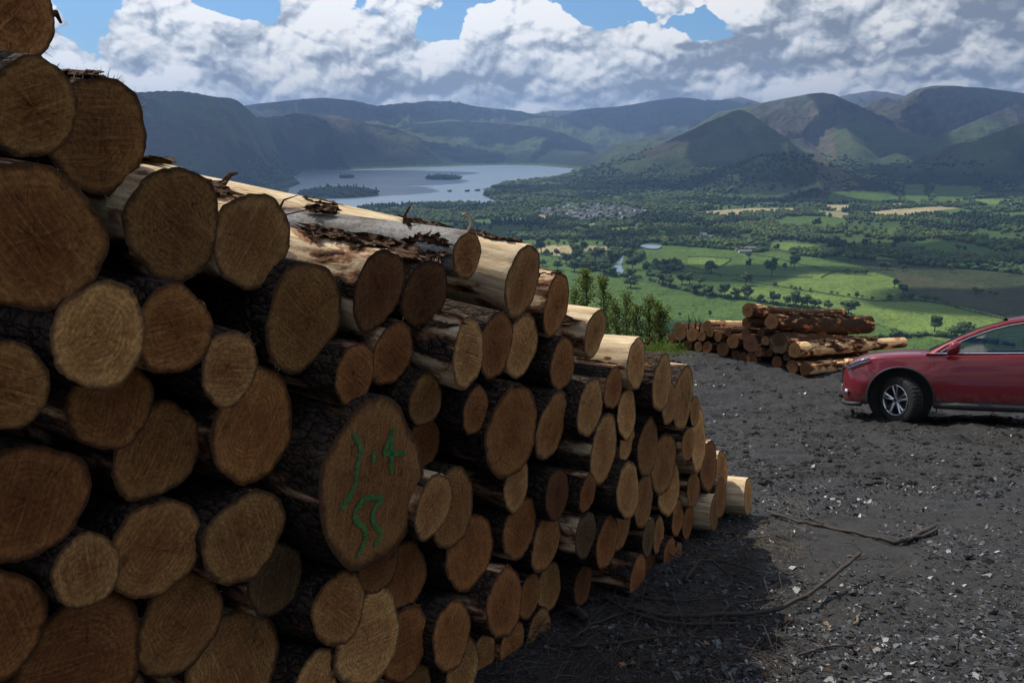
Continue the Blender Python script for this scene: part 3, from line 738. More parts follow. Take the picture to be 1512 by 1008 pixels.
while cnt < 105 and tries < 6000:
    tries += 1
    u = rng.uniform(783, 955); v = rng.uniform(303, 330)
    if not inside(vg_px, np.array([u]), np.array([v]))[0]: continue
    x, y = P(u, v)
    if any((x - a) ** 2 + (y - b) ** 2 < 17 ** 2 for a, b in placed): continue
    placed.append((x, y)); white = rng.random() < .16
    house(u, v, int(rng.integers(0, 3)), WALLW if white else WALLG, rng.uniform(-.5, .5) + (1.57 if rng.random() < .3 else 0),
          'small white slate-roofed house in the distant village' if white else 'small grey stone slate-roofed house in the distant village', 'white village houses' if white else 'grey village houses', 1.15); cnt += 1
for (u, v, k, lab) in [(787,313,0,'white cottage at the left end of the distant village'), (913,326,1,'long white house at the lower right of the village'), (932,327,0,'white house at the right foot of the village'), (942,334,0,'white house beside the small bright field below the village'),
                       (1120,305,2,'white house with pointed roof above the yellow fields'), (1181,306,0,'white farmhouse at the right end of the yellow field'), (1192,312,1,'long low white house right of the yellow fields'), (1092,324,1,'white house among trees under the yellow fields'), (1121,324,1,'second white house among trees under the yellow fields'), (1316,309,0,'little white house between the yellow fields'), (1431,305,0,'white house in the trees at the far right fields'), (1493,303,2,'white gabled house near the right edge of the valley'), (986,323,0,'grey and white house in the woods right of the village'), (1004,325,0,'small pale house right of another in the woods')]:
    house(u, v, k, WALLW, rng.uniform(-.4, .4), lab, None, 1.0)
# mansion: gabled main house, round turret, wing
def box(x0, x1, y0, y1, z0, z1):
    return ([(x0,y0,z0),(x1,y0,z0),(x1,y1,z0),(x0,y1,z0),(x0,y0,z1),(x1,y0,z1),(x1,y1,z1),(x0,y1,z1)], [(0,1,5,4),(1,2,6,5),(2,3,7,6),(3,0,4,7),(4,5,6,7),(3,2,1,0)])
x, y = P(1044, 357); o = bpy.data.objects.new('mansion', None); COL.objects.link(o); o.location = (x, y, tz(x, y)); o.scale = (1.25,) * 3
tag(o, 'pale grey turreted mansion standing among dark trees in the valley', 'mansion')
v, f = merge([box(-14, -2, -6, 6, 0, 13), box(-2, 10, -5, 5, 0, 9), box(10, 28, -4, 4, 0, 6)]); link('wall', fast_mesh('wall', v, f), simple('pale_stone_wall', (.38, .37, .36), .9, nscale=.3, namp=.2), o)
def gable(x0, x1, y0, y1, z0, h): return ([(x0-.4,y0-.4,z0),(x1+.4,y0-.4,z0),(x1+.4,y1+.4,z0),(x0-.4,y1+.4,z0),(x0-.4,(y0+y1)/2,z0+h),(x1+.4,(y0+y1)/2,z0+h)], [(0,1,5,4),(2,3,4,5),(0,4,3),(1,2,5)])
v, f = merge([gable(-14,-2,-6,6,13.02,5), gable(-2,10,-5,5,9.02,4), gable(10,28,-4,4,6.02,3)]); link('roof', fast_mesh('roof', v, f), SLATE, o)
v, f = tube([(-15, -6, 0), (-15, -6, 16)], [2.6, 2.6], 12); tu = link('turret', fast_mesh('turret', v, f), WALLG, o)
v, f = tube([(-15, -6, 16), (-15, -6, 21)], [3.0, .1], 12); link('turret_roof', fast_mesh('turret_roof', v, f), SLATE, tu)
pr = [box(-13 + 3 * i, -11.6 + 3 * i, -6.1, -6.02, zz, zz + 1.8) for i in range(4) for zz in (2, 5.5, 9)] + [box(12 + 3 * i, 13.4 + 3 * i, -4.1, -4.02, 2, 4) for i in range(5)]
for v, f in pr: link('window', fast_mesh('window', v, f), DARKG, o)
# farm sheds
for (u, v_, lx, lab) in [(1096,371,34,'long dark farm shed with pale end, right of the mansion'), (1108,369,26,'second dark farm shed behind the long one'), (1100,374,30,'low farm shed with a white lower wall in front of the others')]:
    x, y = P(u, v_); o = bpy.data.objects.new('barn', None); COL.objects.link(o); o.location = (x, y, tz(x, y) + .2); tag(o, lab, 'barn')
    vv, ff = box(-lx/2, lx/2, -6, 6, 0, 4.5); link('wall', fast_mesh('wall', vv, ff), WALLG if lx != 30 else WALLW, o)
    vv, ff = gable(-lx/2, lx/2, -6, 6, 4.52, 2.6); link('roof', fast_mesh('roof', vv, ff), SLATE, o)
    for i in range(int(lx / 5)): link('door', fast_mesh('door', *box(-lx/2 + 2 + 5 * i, -lx/2 + 5 + 5 * i, -6.08, -6.02, .2, 3.4)), DARKG, o)

# ------------------------------------------------------------------ unseen clouds added above the view to shade parts of the land
CLM = simple('shade_cloud_white', (.85, .86, .88), 1.0, spec=0)
def shade_cloud(tx, ty, tzz, rx, ry, alt=2650):
    """a cloud whose shadow falls round (tx,ty)"""
    k = (alt - tzz) / math.tan(SUN_EL); cx = tx + math.sin(SUN_AZ) * k; cy = ty + math.cos(SUN_AZ) * k
    V = []; F = []; nv = 0
    for j in range(16):
        a = rng.uniform(0, 6.283); q = math.sqrt(rng.random()) * .75
        s = rng.uniform(.30, .55); c = np.array([cx + math.cos(a) * q * rx, cy + math.sin(a) * q * ry, alt + rng.uniform(0, 120)])
        p = ICO2[0] * (1 + .15 * (fbm(ICO2[0][:, 0] * 2 + j, ICO2[0][:, 1] * 2 + ICO2[0][:, 2] * 3, 3, j)[:, None] - .5) * 2)
        p = p * np.array([rx * s, ry * s, min(rx, ry) * s * .45]); p[:, 2] = np.where(p[:, 2] < 0, p[:, 2] * .35, p[:, 2])
        V.append(p + c); F.append(ICO2[1] + nv); nv += len(p)
    o = link('shade_cloud', mesh_np('shade_cloud', np.concatenate(V), np.concatenate(F), True), CLM); tag(o, kind='structure')
def shade(u, v, D, rx, ry):
    r_ = ray(u, v); k = D / math.hypot(r_[0], r_[1]); shade_cloud(r_[0] * k, r_[1] * k, r_[2] * k, rx, ry)
shade(950, 190, 12000, 2300, 900); shade(480, 170, 10800, 1500, 700); shade(640, 170, 11300, 900, 600); shade(250, 180, 5200, 1500, 1100); shade(300, 215, 4700, 900, 600); shade(430, 205, 6400, 1100, 1000); shade(560, 225, 8200, 1000, 500)
shade(1085, 205, 5550, 520, 520); shade(1330, 205, 6900, 480, 700); shade(1480, 215, 5300, 900, 900); shade(760, 200, 9300, 1500, 420)
shade(1180, 262, 4500, 650, 300); shade(1420, 262, 4650, 1000, 420); shade(1420, 350, 2250, 420, 260); shade(1070, 385, 1780, 210, 110)
shade(880, 275, 4400, 700, 260); shade(1480, 165, 8300, 1000, 500); shade(700, 335, 2450, 420, 200); shade(960, 452, 1230, 90, 40); shade(1470, 412, 1600, 300, 190); shade(960, 345, 2350, 230, 130)
shade(1100, 295, 3600, 500, 200)
# ================================================================== LANDING (near ground)
GY = np.array([-60, -4, 0, 3.1, 6.3, 10, 12, 13.8, 16.8, 19.2, 20.2, 22, 26, 40]); GZ = np.array([9.0, -1.0, -1.6, -2.3, -3.02, -3.85, -4.29, -4.68, -4.96, -5.02, -5.25, -5.9, -8.0, -15.0])
_ys = np.linspace(-60, 40, 2001); _zs = np.interp(_ys, GY, GZ); _k = np.ones(25) / 25; _zs2 = np.convolve(np.pad(_zs, 12, 'edge'), _k, 'valid')
A0 = at_y(1110, 757, 6.27); B0 = at_y(700, 1008, 3.1)
AX = np.array([-.865, .50]); AX = AX / np.linalg.norm(AX)           # into the stack
E1 = np.array([.56, .83]); E1 = E1 / np.linalg.norm(E1)            # along its face, away to the right
def ground_z(x, y, fine=True):
    x = np.asarray(x, float); y = np.asarray(y, float)
    z = np.interp(y, _ys, _zs2)
    # bank under the stack
    dd = (x - A0[0]) * AX[0] + (y - A0[1]) * AX[1]; al = -((x - A0[0]) * E1[0] + (y - A0[1]) * E1[1])
    z = z + .14 * np.clip(dd - .1, 0, 4.2) * smooth01(al / 2.2)
    z = z - .16 * np.clip(x - 6.8, 0, 9) * smooth01((y - 16.0) / 3)
    if fine:
        z = z + .13 * (fbm(x / 1.6, y / 1.6, 3, 51) - .5) + .085 * (fbm(x / .35, y / .35, 4, 53) - .5) * smooth01((y - 2) / 5 + .3)
        z = z + .17 * (ridged(x / .9, y / .5, 5, 57) - .6) * smooth01((y - 5.0) / 4) * smooth01((19.5 - y) / 2)
        # two wheel ruts curving from the car towards the lower right corner
        for off in (0.0, 1.45):
            cx = 4.75 + off + .42 * (y - 8) * .25 + .5 * np.sin(y * .35); q = np.exp(-((x - cx) / .16) ** 2); sh = np.exp(-((np.abs(x - cx) - .30) / .12) ** 2)
            z = z + (-.055 * q + .028 * sh) * smooth01((y - 1.5) / 2) * smooth01((11.2 - y) / 1.0)
    return z
def build_ground():
    xs = np.concatenate([np.arange(-26, -8, .8), np.arange(-8, -1.2, .14), np.arange(-1.2, 7.0, .028), np.arange(7.0, 12.5, .05), np.arange(12.5, 34, .6)])
    ys = np.concatenate([np.arange(-60, -4, 3.0), np.arange(-4, 1.8, .25), np.arange(1.8, 9, .028), np.arange(9, 20.5, .045), np.arange(20.5, 34, .4)])
    X, Y = np.meshgrid(xs, ys); Z = ground_z(X, Y)
    x, y, z = X.ravel(), Y.ravel(), Z.ravel()
    z = z + .016 * (fbm(x / .07, y / .07, 3, 61) - .5) * (y > 0) * (y < 20.5)
    n = fbm(x / .9, y / .9, 4, 63); track = smooth01((fbm(x / 2.2, y / 1.1, 3, 65) - .55) * 7)
    mudl = smooth01((x - 3.0 + (n - .5) * 1.5) / .8) * smooth01((4.6 - y) / 1.0)      # smoother mud at bottom right
    wet = smooth01((y - 10.6) / 1.2) * smooth01((14.0 - y) / 1) * smooth01((x - 4.0) / 1.5)
    weeds = smooth01((y - 19.1 + (n - .5) * 2.0 - .1 * np.clip(x - 3, -9, 2)) / .5)
    col = np.stack([np.clip(track * .5 + mudl, 0, 1), wet, weeds], -1)
    me = mesh_np('ground', np.stack([x, y, z], -1), grid_faces(len(ys), len(xs)), True, col)
    m, nn, b = mat('slate_ground'); pos = nn.new('ShaderNodeNewGeometry').outputs['Position']
    at = nn.new('ShaderNodeSeparateColor'); nn.put(at.inputs[0], nn.new('ShaderNodeAttribute', attribute_name='col').outputs['Color'])
    a = nn.noise(pos, 7, 6, .7); f = nn.noise(pos, 90, 4, .7); vc = nn.voro(nn.vm('MULTIPLY', pos, (1, 1, .3)), 42, 'F1', 1); vd = nn.voro(pos, 42, 'DISTANCE_TO_EDGE', 0)
    vs = nn.new('ShaderNodeSeparateColor'); nn.put(vs.inputs[0], vc)
    vc2 = nn.voro(pos, 110, 'F1', 1); vs2 = nn.new('ShaderNodeSeparateColor'); nn.put(vs2.inputs[0], vc2)
    c = nn.mix(nn.sm(a, .3, .7), (.013, .013, .0128), (.038, .037, .036))
    c = nn.mix(nn.sm(vs.outputs[0], .72, .95), c, (.050, .050, .052))
    c = nn.mix(nn.sm(vs2.outputs[0], .80, .97), c, (.072, .072, .073))
    mud = nn.mix(f, (.024, .021, .018), (.056, .050, .042))
    c = nn.mix(at.outputs[0], c, mud); c = nn.mix(nn.m('MULTIPLY', at.outputs[1], .75), c, (.020, .018, .016))
    c = nn.mix(at.outputs[2], c, nn.mix(a, (.035, .05, .018), (.075, .085, .035)))
    nn.put(b.inputs['Base Color'], c); nn.put(b.inputs['Roughness'], nn.m('MULTIPLY_ADD', at.outputs[1], -.2, .82)); b.inputs['Specular IOR Level'].default_value = .3
    hh = nn.m('MULTIPLY_ADD', vs.outputs[1], .5, nn.m('MULTIPLY', f, .7)); hh = nn.m('MULTIPLY_ADD', vs2.outputs[1], .4, hh)
    nn.put(b.inputs['Normal'], nn.bump(hh, .8, .012, nn.bump(a, .6, .05)))
    tag(link('ground', me, m), kind='structure')
build_ground()

# loose slate chips
def chips(name, n, region, smin, smax, label, matl, flat=.22, tilt=.35, cols=None):
    xs, ys = region(n); n = len(xs); z = ground_z(xs, ys); k = 6
    s = smin + (smax - smin) * rng.random(n) ** 4
    an = np.sort(rng.uniform(0, 6.283, (n, k)), 1); rad = rng.uniform(.6, 1.1, (n, k)) * s[:, None]; asp = rng.uniform(.35, 1, n)[:, None]
    px = np.cos(an) * rad; py = np.sin(an) * rad * asp; th = rng.uniform(0, 6.283, n)[:, None]
    px, py = px * np.cos(th) - py * np.sin(th), px * np.sin(th) + py * np.cos(th)
    tx, ty = rng.normal(0, tilt, (n, 1)), rng.normal(0, tilt, (n, 1))
    t = (s * flat)[:, None]; base = z[:, None] + px * tx + py * ty
    top = np.stack([xs[:, None] + px, ys[:, None] + py, base + t], -1); bot = np.stack([xs[:, None] + px * 1.08, ys[:, None] + py * 1.08, base - t], -1)
    V = np.concatenate([top, bot], 1).reshape(-1, 3); off = (np.arange(n) * 2 * k)
    F = []
    for i in range(1, k - 1): F.append(np.stack([off, off + i, off + i + 1], -1))
    for i in range(k):
        j = (i + 1) % k; F.append(np.stack([off + i, off + i + k, off + j + k], -1)); F.append(np.stack([off + i, off + j + k, off + j], -1))
    F = np.concatenate(F)
    c = np.repeat((cols[rng.integers(0, len(cols), n)] * rng.uniform(.6, 1.4, (n, 1)))[:, None], 2 * k, 1).reshape(-1, 3)
    o = link(name, mesh_np(name, V, F, False, c), matl); tag(o, label, kind='stuff'); o['category'] = 'stones' if 'slate' in name else 'litter'
def stone_mat(name, rough, spec):
    m, n, b = mat(name); at = n.new('ShaderNodeAttribute', attribute_name='col').outputs['Color']
    f = n.noise(n.new('ShaderNodeNewGeometry').outputs['Position'], 130, 4, .7)
    n.put(b.inputs['Base Color'], n.mix(f, n.vm('SCALE', at, scale=.65), n.vm('SCALE', at, scale=1.3))); b.inputs['Roughness'].default_value = rough; b.inputs['Specular IOR Level'].default_value = spec
    n.put(b.inputs['Normal'], n.bump(f, .4, .003)); return m
SL = stone_mat('slate_stone', .40, .6); WD = stone_mat('wood_chip', .8, .2)
def reg(ulo, uhi, vlo, vhi, pw=1.0, thr=0):
    def f(n):
        u = rng.uniform(ulo, uhi, n); q = rng.random(n) ** pw; v = vlo + (vhi - vlo) * q
        y = rng.uniform(0, 1, n)
        # to the ground along each sight line (start guess then refine)
        c = (504 - v) / 1218; dy = CP + c * SP; dz = -SP + c * CP; dx = (u - 756) / 1218; yy = np.full(n, 6.0)
        for _ in range(30): yy = .5 * yy + .5 * ground_z(dx / dy * yy, yy, False) / dz * dy
        x = dx / dy * yy; ok = (yy > 1.5) & (yy < 19)
        dd = (x - A0[0]) * AX[0] + (yy - A0[1]) * AX[1]; ok &= (dd < .35) | (x > A0[0])
        if thr: ok &= fbm(x / .8, yy / .8, 4, 71) + rng.normal(0, .07, n) > thr
        return x[ok], yy[ok]
    return f
greys = np.array([[.022, .0215, .021], [.040, .040, .040], [.082, .084, .088], [.016, .015, .014], [.034, .031, .027]])
chips('slate_chips', 24000, reg(640, 1620, 700, 1080, 1, .42), .004, .024, 'grey slate chips strewn over the near ground by the stack', SL, cols=greys)
chips('slate_chips', 4200, reg(860, 1500, 720, 1080, 1, .5), .012, .038, 'bigger pale slate flakes lying in patches on the near ground', SL, cols=greys * 1.25)
chips('slate_chips', 20000, reg(900, 1620, 515, 760, 1, .44), .008, .034, 'small slate rubble over the far part of the landing', SL, tilt=.5, cols=greys * .9)
def clods(n, region, a, b_, label):
    xs, ys = region(n); n = len(xs); z = ground_z(xs, ys); BV, BF = ICO1; nv = len(BV); s = a + (b_ - a) * rng.random(n) ** 4
    q = BV[None] * (1 + rng.uniform(-.35, .35, (n, nv, 1))) * np.stack([s * rng.uniform(.8, 1.4, n), s * rng.uniform(.8, 1.4, n), s * rng.uniform(.35, .7, n)], -1)[:, None] * (1 + rng.uniform(-.35, .35, (n, nv, 3)))
    V = q + np.stack([xs, ys, z], -1)[:, None]; c = np.repeat((np.array([.032, .030, .027]) * rng.uniform(.5, 1.5, (n, 1)))[:, None], nv, 1)
    o = link('mud_clods', mesh_np('mud_clods', V.reshape(-1, 3), (BF[None] + (np.arange(n) * nv)[:, None, None]).reshape(-1, 3), False, c.reshape(-1, 3)), WD); tag(o, label, kind='stuff')
clods(9000, reg(900, 1620, 515, 720, 1, .46), .008, .060, 'dark clods of churned mud and slate on the far part of the landing')
clods(5000, reg(760, 1620, 700, 1060, 1, .46), .004, .028, 'small dark clods of mud between the near slate chips')
browns = np.array([[.28, .15, .08], [.20, .12, .07], [.10, .07, .045], [.35, .24, .14]])
chips('bark_litter', 650, reg(700, 1300, 760, 1040, 1, .45), .008, .030, 'brown bark and wood chips scattered near the foot of the stack', WD, .12, .5, cols=browns)

# ================================================================== LOG MATERIALS
def angv(n, a, r):
    c = n.new('ShaderNodeCombineXYZ'); n.put(c.inputs[0], n.m('MULTIPLY', a, 2.6)); n.put(c.inputs[1], n.m('MULTIPLY', r, 5.0)); return c.outputs[0]
def end_mat():
    m, n, b = mat('sawn_wood_end'); tco = n.new('ShaderNodeTexCoord').outputs['Object']; oi = n.new('ShaderNodeObjectInfo'); rnd = oi.outputs['Random']
    at = n.new('ShaderNodeSeparateColor'); n.put(at.inputs[0], n.new('ShaderNodeAttribute', attribute_name='col').outputs['Color'])
    rim = at.outputs[0]; sepx = n.new('ShaderNodeSeparateXYZ'); n.put(sepx.inputs[0], tco)
    off = n.new('ShaderNodeCombineXYZ'); n.put(off.inputs[0], n.m('MULTIPLY', rnd, 37.0)); n.put(off.inputs[1], n.m('MULTIPLY', rnd, 91.0)); n.put(off.inputs[2], n.m('MULTIPLY', rnd, 13.0))
    p = n.vm('ADD', tco, off.outputs[0])
    rot = n.new('ShaderNodeVectorRotate', rotation_type='Z_AXIS'); n.put(rot.inputs['Vector'], tco); n.put(rot.inputs['Angle'], n.m('MULTIPLY', rnd, 9.0)); pr = rot.outputs[0]
    wob = n.noise(p, 9, 3, .5); rr = n.vm('LENGTH', n.vm('ADD', tco, (.012, -.008, 0)))
    ring = n.m('SINE', n.m('MULTIPLY_ADD', rr, 470.0, n.m('MULTIPLY', wob, 34.0)))
    bl = n.noise(p, 8, 4, .6); bl2 = n.noise(p, 22, 5, .65)
    saw = n.noise(n.vm('MULTIPLY', pr, (5, 120, 1)), 1.0, 4, .72, .3); sp = n.noise(p, 330, 3, .8); sp2 = n.noise(p, 90, 4, .7)
    c = n.mix(n.sm(bl, .30, .70), (.33, .165, .068), (.58, .345, .155))
    c = n.mix(n.m('MULTIPLY', n.sm(bl2, .5, .75), .5), c, (.20, .105, .055))
    c = n.mix(n.m('MULTIPLY', n.m('MULTIPLY_ADD', ring, .5, .5), n.sm(bl, .3, .7, .30, .70)), c, (.22, .10, .045))
    ang = n.m('ARCTAN2', sepx.outputs[1], sepx.outputs[0]); crk = n.noise(n.vm('ADD', angv(n, ang, rr), off.outputs[0]), 1.0, 2, .5)
    c = n.mix(n.m('MULTIPLY', n.sm(n.m('ABSOLUTE', n.m('SUBTRACT', crk, .5)), .012, .0), n.sm(bl2, .42, .56)), c, (.06, .03, .02))
    kn = n.voro(n.vm('MULTIPLY', p, (5, 5, 1)), 1.0, 'F1'); c = n.mix(n.m('MULTIPLY', n.sm(kn, .13, .05), .7), c, (.10, .05, .03))
    sap = n.sm(n.m('MULTIPLY_ADD', wob, .25, rim), .72, .98); c = n.mix(n.m('MULTIPLY', sap, .35), c, (.66, .44, .22)); c = n.mix(n.m('MULTIPLY', n.sm(n.m('MULTIPLY_ADD', wob, .3, rim), .62, .45), .40), c, (.30, .13, .055))
    c = n.mix(n.m('MULTIPLY', n.sm(saw, .46, .70), .55), c, (.78, .54, .29))
    c = n.mix(n.m('MULTIPLY', n.sm(sp, .62, .78), .55), c, (.95, .72, .44))
    c = n.mix(n.m('MULTIPLY', n.sm(sp2, .58, .40), .50), c, (.16, .08, .04))
    # heart darkened, and rim darkened towards the edge
    c = n.mix(n.m('MULTIPLY', n.sm(rr, .012, .0), .5), c, (.10, .05, .03))
    c = n.mix(n.m('MULTIPLY', n.sm(n.m('MULTIPLY_ADD', bl2, .22, rim), .97, 1.09), .85), c, (.07, .042, .028))
    c = n.mix(1.0, c, oi.outputs['Color'], 'MULTIPLY')
    n.put(b.inputs['Base Color'], c); b.inputs['Roughness'].default_value = .8; b.inputs['Specular IOR Level'].default_value = .25
    h = n.m('MULTIPLY_ADD', saw, .8, n.m('MULTIPLY', sp, .5)); h = n.m('MULTIPLY_ADD', sp2, .5, h)
    n.put(b.inputs['Normal'], n.bump(h, .85, .007)); return m
def bark_mat(name, grey=False):
    m, n, b = mat(name); tco = n.new('ShaderNodeTexCoord').outputs['Object']; oi = n.new('ShaderNodeObjectInfo'); rnd = oi.outputs['Random']
    off = n.new('ShaderNodeCombineXYZ'); n.put(off.inputs[0], n.m('MULTIPLY', rnd, 57.0)); n.put(off.inputs[2], n.m('MULTIPLY', rnd, 23.0))
    p = n.vm('ADD', tco, off.outputs[0])
    st = n.noise(n.vm('MULTIPLY', p, (60, 60, 5)), 1.0, 5, .6); pa = n.noise(n.vm('MULTIPLY', p, (7, 7, 2.2)), 1.0, 5, .65, .4); fine = n.noise(p, 70, 5, .7)
    pl = n.voro(n.vm('ADD', n.vm('MULTIPLY', p, (34, 34, 13)), n.vm('SCALE', n.noise(p, 12, 3, .5, color=True), scale=2.0)), 1.0, 'DISTANCE_TO_EDGE')
    if not grey:
        bare = n.mix(n.sm(st, .35, .65), (.52, .37, .20), (.78, .62, .40)); bare = n.mix(n.m('MULTIPLY', n.sm(fine, .55, .75), .4), bare, (.35, .20, .10))
        knot = n.voro(n.vm('MULTIPLY', p, (9, 9, 4)), 1.0, 'F1'); bare = n.mix(n.sm(knot, .12, .06), bare, (.16, .085, .05))
        bark = n.mix(n.sm(fine, .35, .7), (.030, .020, .015), (.090, .066, .050)); bark = n.mix(n.sm(pl, .09, .0), bark, (.012, .008, .006))
        bark = n.mix(n.m('MULTIPLY', n.sm(n.noise(p, 5, 3, .6), .60, .80), .5), bark, (.17, .15, .13))
        th = n.m('SUBTRACT', pa, n.m('SUBTRACT', 1.0, oi.outputs['Alpha']))
        th = n.m('MULTIPLY_ADD', fine, .10, th)
        bm_ = n.sm(th, .02, .07); inner = n.sm(th, -.06, .02)
        c = n.mix(inner, bare, (.26, .125, .065)); c = n.mix(bm_, c, bark)
        c = n.mix(1.0, c, oi.outputs['Color'], 'MULTIPLY')
        h = n.m('MULTIPLY', bm_, n.m('ADD', .7, n.m('MULTIPLY', n.m('MINIMUM', pl, .25), 3.0))); h = n.m('MULTIPLY_ADD', st, .25, h); h = n.m('MULTIPLY_ADD', fine, .3, h)
    else:
        c = n.mix(n.sm(fine, .3, .7), (.20, .19, .175), (.36, .345, .32)); c = n.mix(n.sm(pa, .5, .66), c, (.13, .10, .08))
        lent = n.voro(n.vm('MULTIPLY', p, (60, 60, 90)), 1.0, 'F1'); c = n.mix(n.sm(lent, .24, .14), c, (.05, .045, .04))
        h = n.m('MULTIPLY_ADD', fine, .4, n.m('MULTIPLY', pa, .6))
    n.put(b.inputs['Base Color'], c); b.inputs['Roughness'].default_value = .92; b.inputs['Specular IOR Level'].default_value = .06
    n.put(b.inputs['Normal'], n.bump(h, .9, .010)); return m
ENDM = end_mat(); BARKM = bark_mat('log_bark'); GREYM = bark_mat('grey_smooth_bark', True)
PALEW = simple('torn_pale_wood', (.70, .50, .28), .8, nscale=40, namp=.3); DBARK, _n, _b = mat('torn_bark'); _t = _n.new('ShaderNodeTexCoord').outputs['Object']; _f = _n.noise(_n.vm('MULTIPLY', _t, (90, 90, 9)), 1.0, 5, .7); _n.put(_b.inputs['Base Color'], _n.mix(_n.sm(_f, .35, .65), (.030, .018, .012), (.17, .10, .062))); _b.inputs['Roughness'].default_value = .95; _b.inputs['Specular IOR Level'].default_value = .05; _n.put(_b.inputs['Normal'], _n.bump(_f, 1.0, .012))
def outline(Rr, seed, amp=.062):
    rr = np.random.default_rng(seed); ph = rr.uniform(0, 6.28, 6)
    def f(th):
        return Rr * (1 + amp * np.sin(th * 2 + ph[0]) * rr_a[0] + amp * .7 * np.sin(3 * th + ph[1]) * rr_a[1] + amp * .35 * np.sin(5 * th + ph[2]) + amp * .22 * np.sin(9 * th + ph[3]) + amp * .14 * np.sin(17 * th + ph[4]) + amp * .10 * np.sin(29 * th + ph[5]))
    rr_a = rr.uniform(.3, 1.1, 2)
    return f
def make_log(centre, axis, Rr, L, seed, tint=(1, 1, 1), bark=.45, shape=None, greyb=False, fringe=0.3, sidetint=(1, 1, 1), cut=(0, 0), bend=0.0, taper=None, seg=44, name='cut_log', ref_up=(0, 0, 1)):
    """log with its sawn end at centre (local z=0) and its body along local -z"""
    ax = Vector(axis).normalized(); Z = -ax; Y = (Vector(ref_up) - Z * Vector(ref_up).dot(Z)).normalized(); X = Y.cross(Z)
    M = Matrix((X, Y, Z)).transposed().to_4x4(); M.translation = Vector(centre)
    rr = np.random.default_rng(seed * 7 + 1); f = shape or outline(Rr, seed)
    th = np.linspace(0, 2 * np.pi, 57)[:-1]; nT = len(th); ca, sa = np.cos(th), np.sin(th)
    tp = rr.uniform(-.05, .12) if taper is None else taper
    zs = np.concatenate([[0.0, .006, .03], np.linspace(.10, L - .02, seg), [L]]); V = []
    base = f(th); jag = rr.normal(0, .0022, nT)
    tl = lambda x, y: cut[0] * x + cut[1] * y                        # slightly slanting saw cut
    for i, zz in enumerate(zs):
        k = (1 - tp * zz / L); ro = base * k * (1.0 if i else .992)
        nn_ = fbm(th * 2.2 + 40 + 0 * th, np.full(nT, zz * 3.0 + seed), 3, seed) + fbm(-th * 2.2 + 80, np.full(nT, zz * 3.0 + seed), 3, seed + 5)
        wgt = np.abs(th / np.pi - 1)
        ro = ro * (1 + .035 * (nn_ - 1) * min(1, zz / .08)) + (jag if i == 1 else 0)
        x = ca * ro; y = sa * ro + bend * math.sin(math.pi * zz / L) * 1.0; z = -zz + tl(ca * base, sa * base) * max(0, 1 - zz / .4) - (.0015 if i == 0 else 0)
        V.append(np.stack([x, y, np.broadcast_to(z, x.shape)], -1))
    V = np.concatenate(V); F = [tuple(q) for q in grid_faces(len(zs), nT, True)[:, ::-1]]
    me = bpy.data.meshes.new('log_body'); Vl = V.tolist(); Vl.append([0, 0, -L]); n0 = (len(zs) - 1) * nT
    for k in range(nT): F.append((n0 + k, len(Vl) - 1, n0 + (k + 1) % nT))
    me.from_pydata(Vl, [], F); me.polygons.foreach_set('use_smooth', [True] * len(F)); me.update()
    o = link(name, me, GREYM if greyb else BARKM); o.matrix_world = M; o.color = (*sidetint, bark)
    # sawn end
    rings = np.array([0.0, .12, .3, .5, .7, .85, .95, 1.0]); EV = []; EC = []
    for q in rings:
        x = ca * base * q * .995; y = sa * base * q * .995; z = tl(x, y) + .0012 * rr.normal(size=nT) * (q < 1) - (.0012 if q == 1 else 0)
        z = z + .004 * (fbm(x * 14 + 50 + seed, y * 14 + 50, 3, seed) - .5) * min(1, 4 * (1 - q))
        EV.append(np.stack([x, y, z], -1)); EC.append(np.stack([np.full(nT, q), np.full(nT, rr.random()), np.zeros(nT)], -1))
    EV[0][:] = EV[0].mean(0)
    e = link('sawn_end', mesh_np('sawn_end', np.concatenate(EV), grid_faces(len(rings), nT, True)[:, [0, 1, 2, 3]], True, np.concatenate(EC)), ENDM, o)
    e.color = (*tint, 1)
    if fringe > 0:
        n = int(fringe * 34); SV = []; SF = []
        a0 = rr.uniform(0, 6.28); 
        for _ in range(n):
            a = a0 + rr.normal(0, .55) if rr.random() < .8 else rr.uniform(0, 6.28)
            r0 = float(np.interp(a % 6.2832, th, base, period=6.2832)); s = rr.uniform(.0006, .0014); l = rr.uniform(.004, .015) * (1 + .7 * fringe)
            d = Vector((math.cos(a), math.sin(a), rr.uniform(-.3, .9))).normalized(); c = Vector((math.cos(a) * r0 * .99, math.sin(a) * r0 * .99, -.004)); t = Vector((-math.sin(a), math.cos(a), 0)) * s; j = Vector(rr.normal(0, .35, 3)) * l
            k = len(SV); SV += [c - t, c + t, c + d * l + j, c + Vector((0, 0, -s * 2))]; SF += [(k, k + 1, k + 2), (k + 1, k + 3, k + 2), (k + 3, k, k + 2)]
        link('splinter_fringe', fast_mesh('splinter_fringe', SV, SF), PALEW if rr.random() < .35 else DBARK, o)['kind'] = 'stuff'
    return o
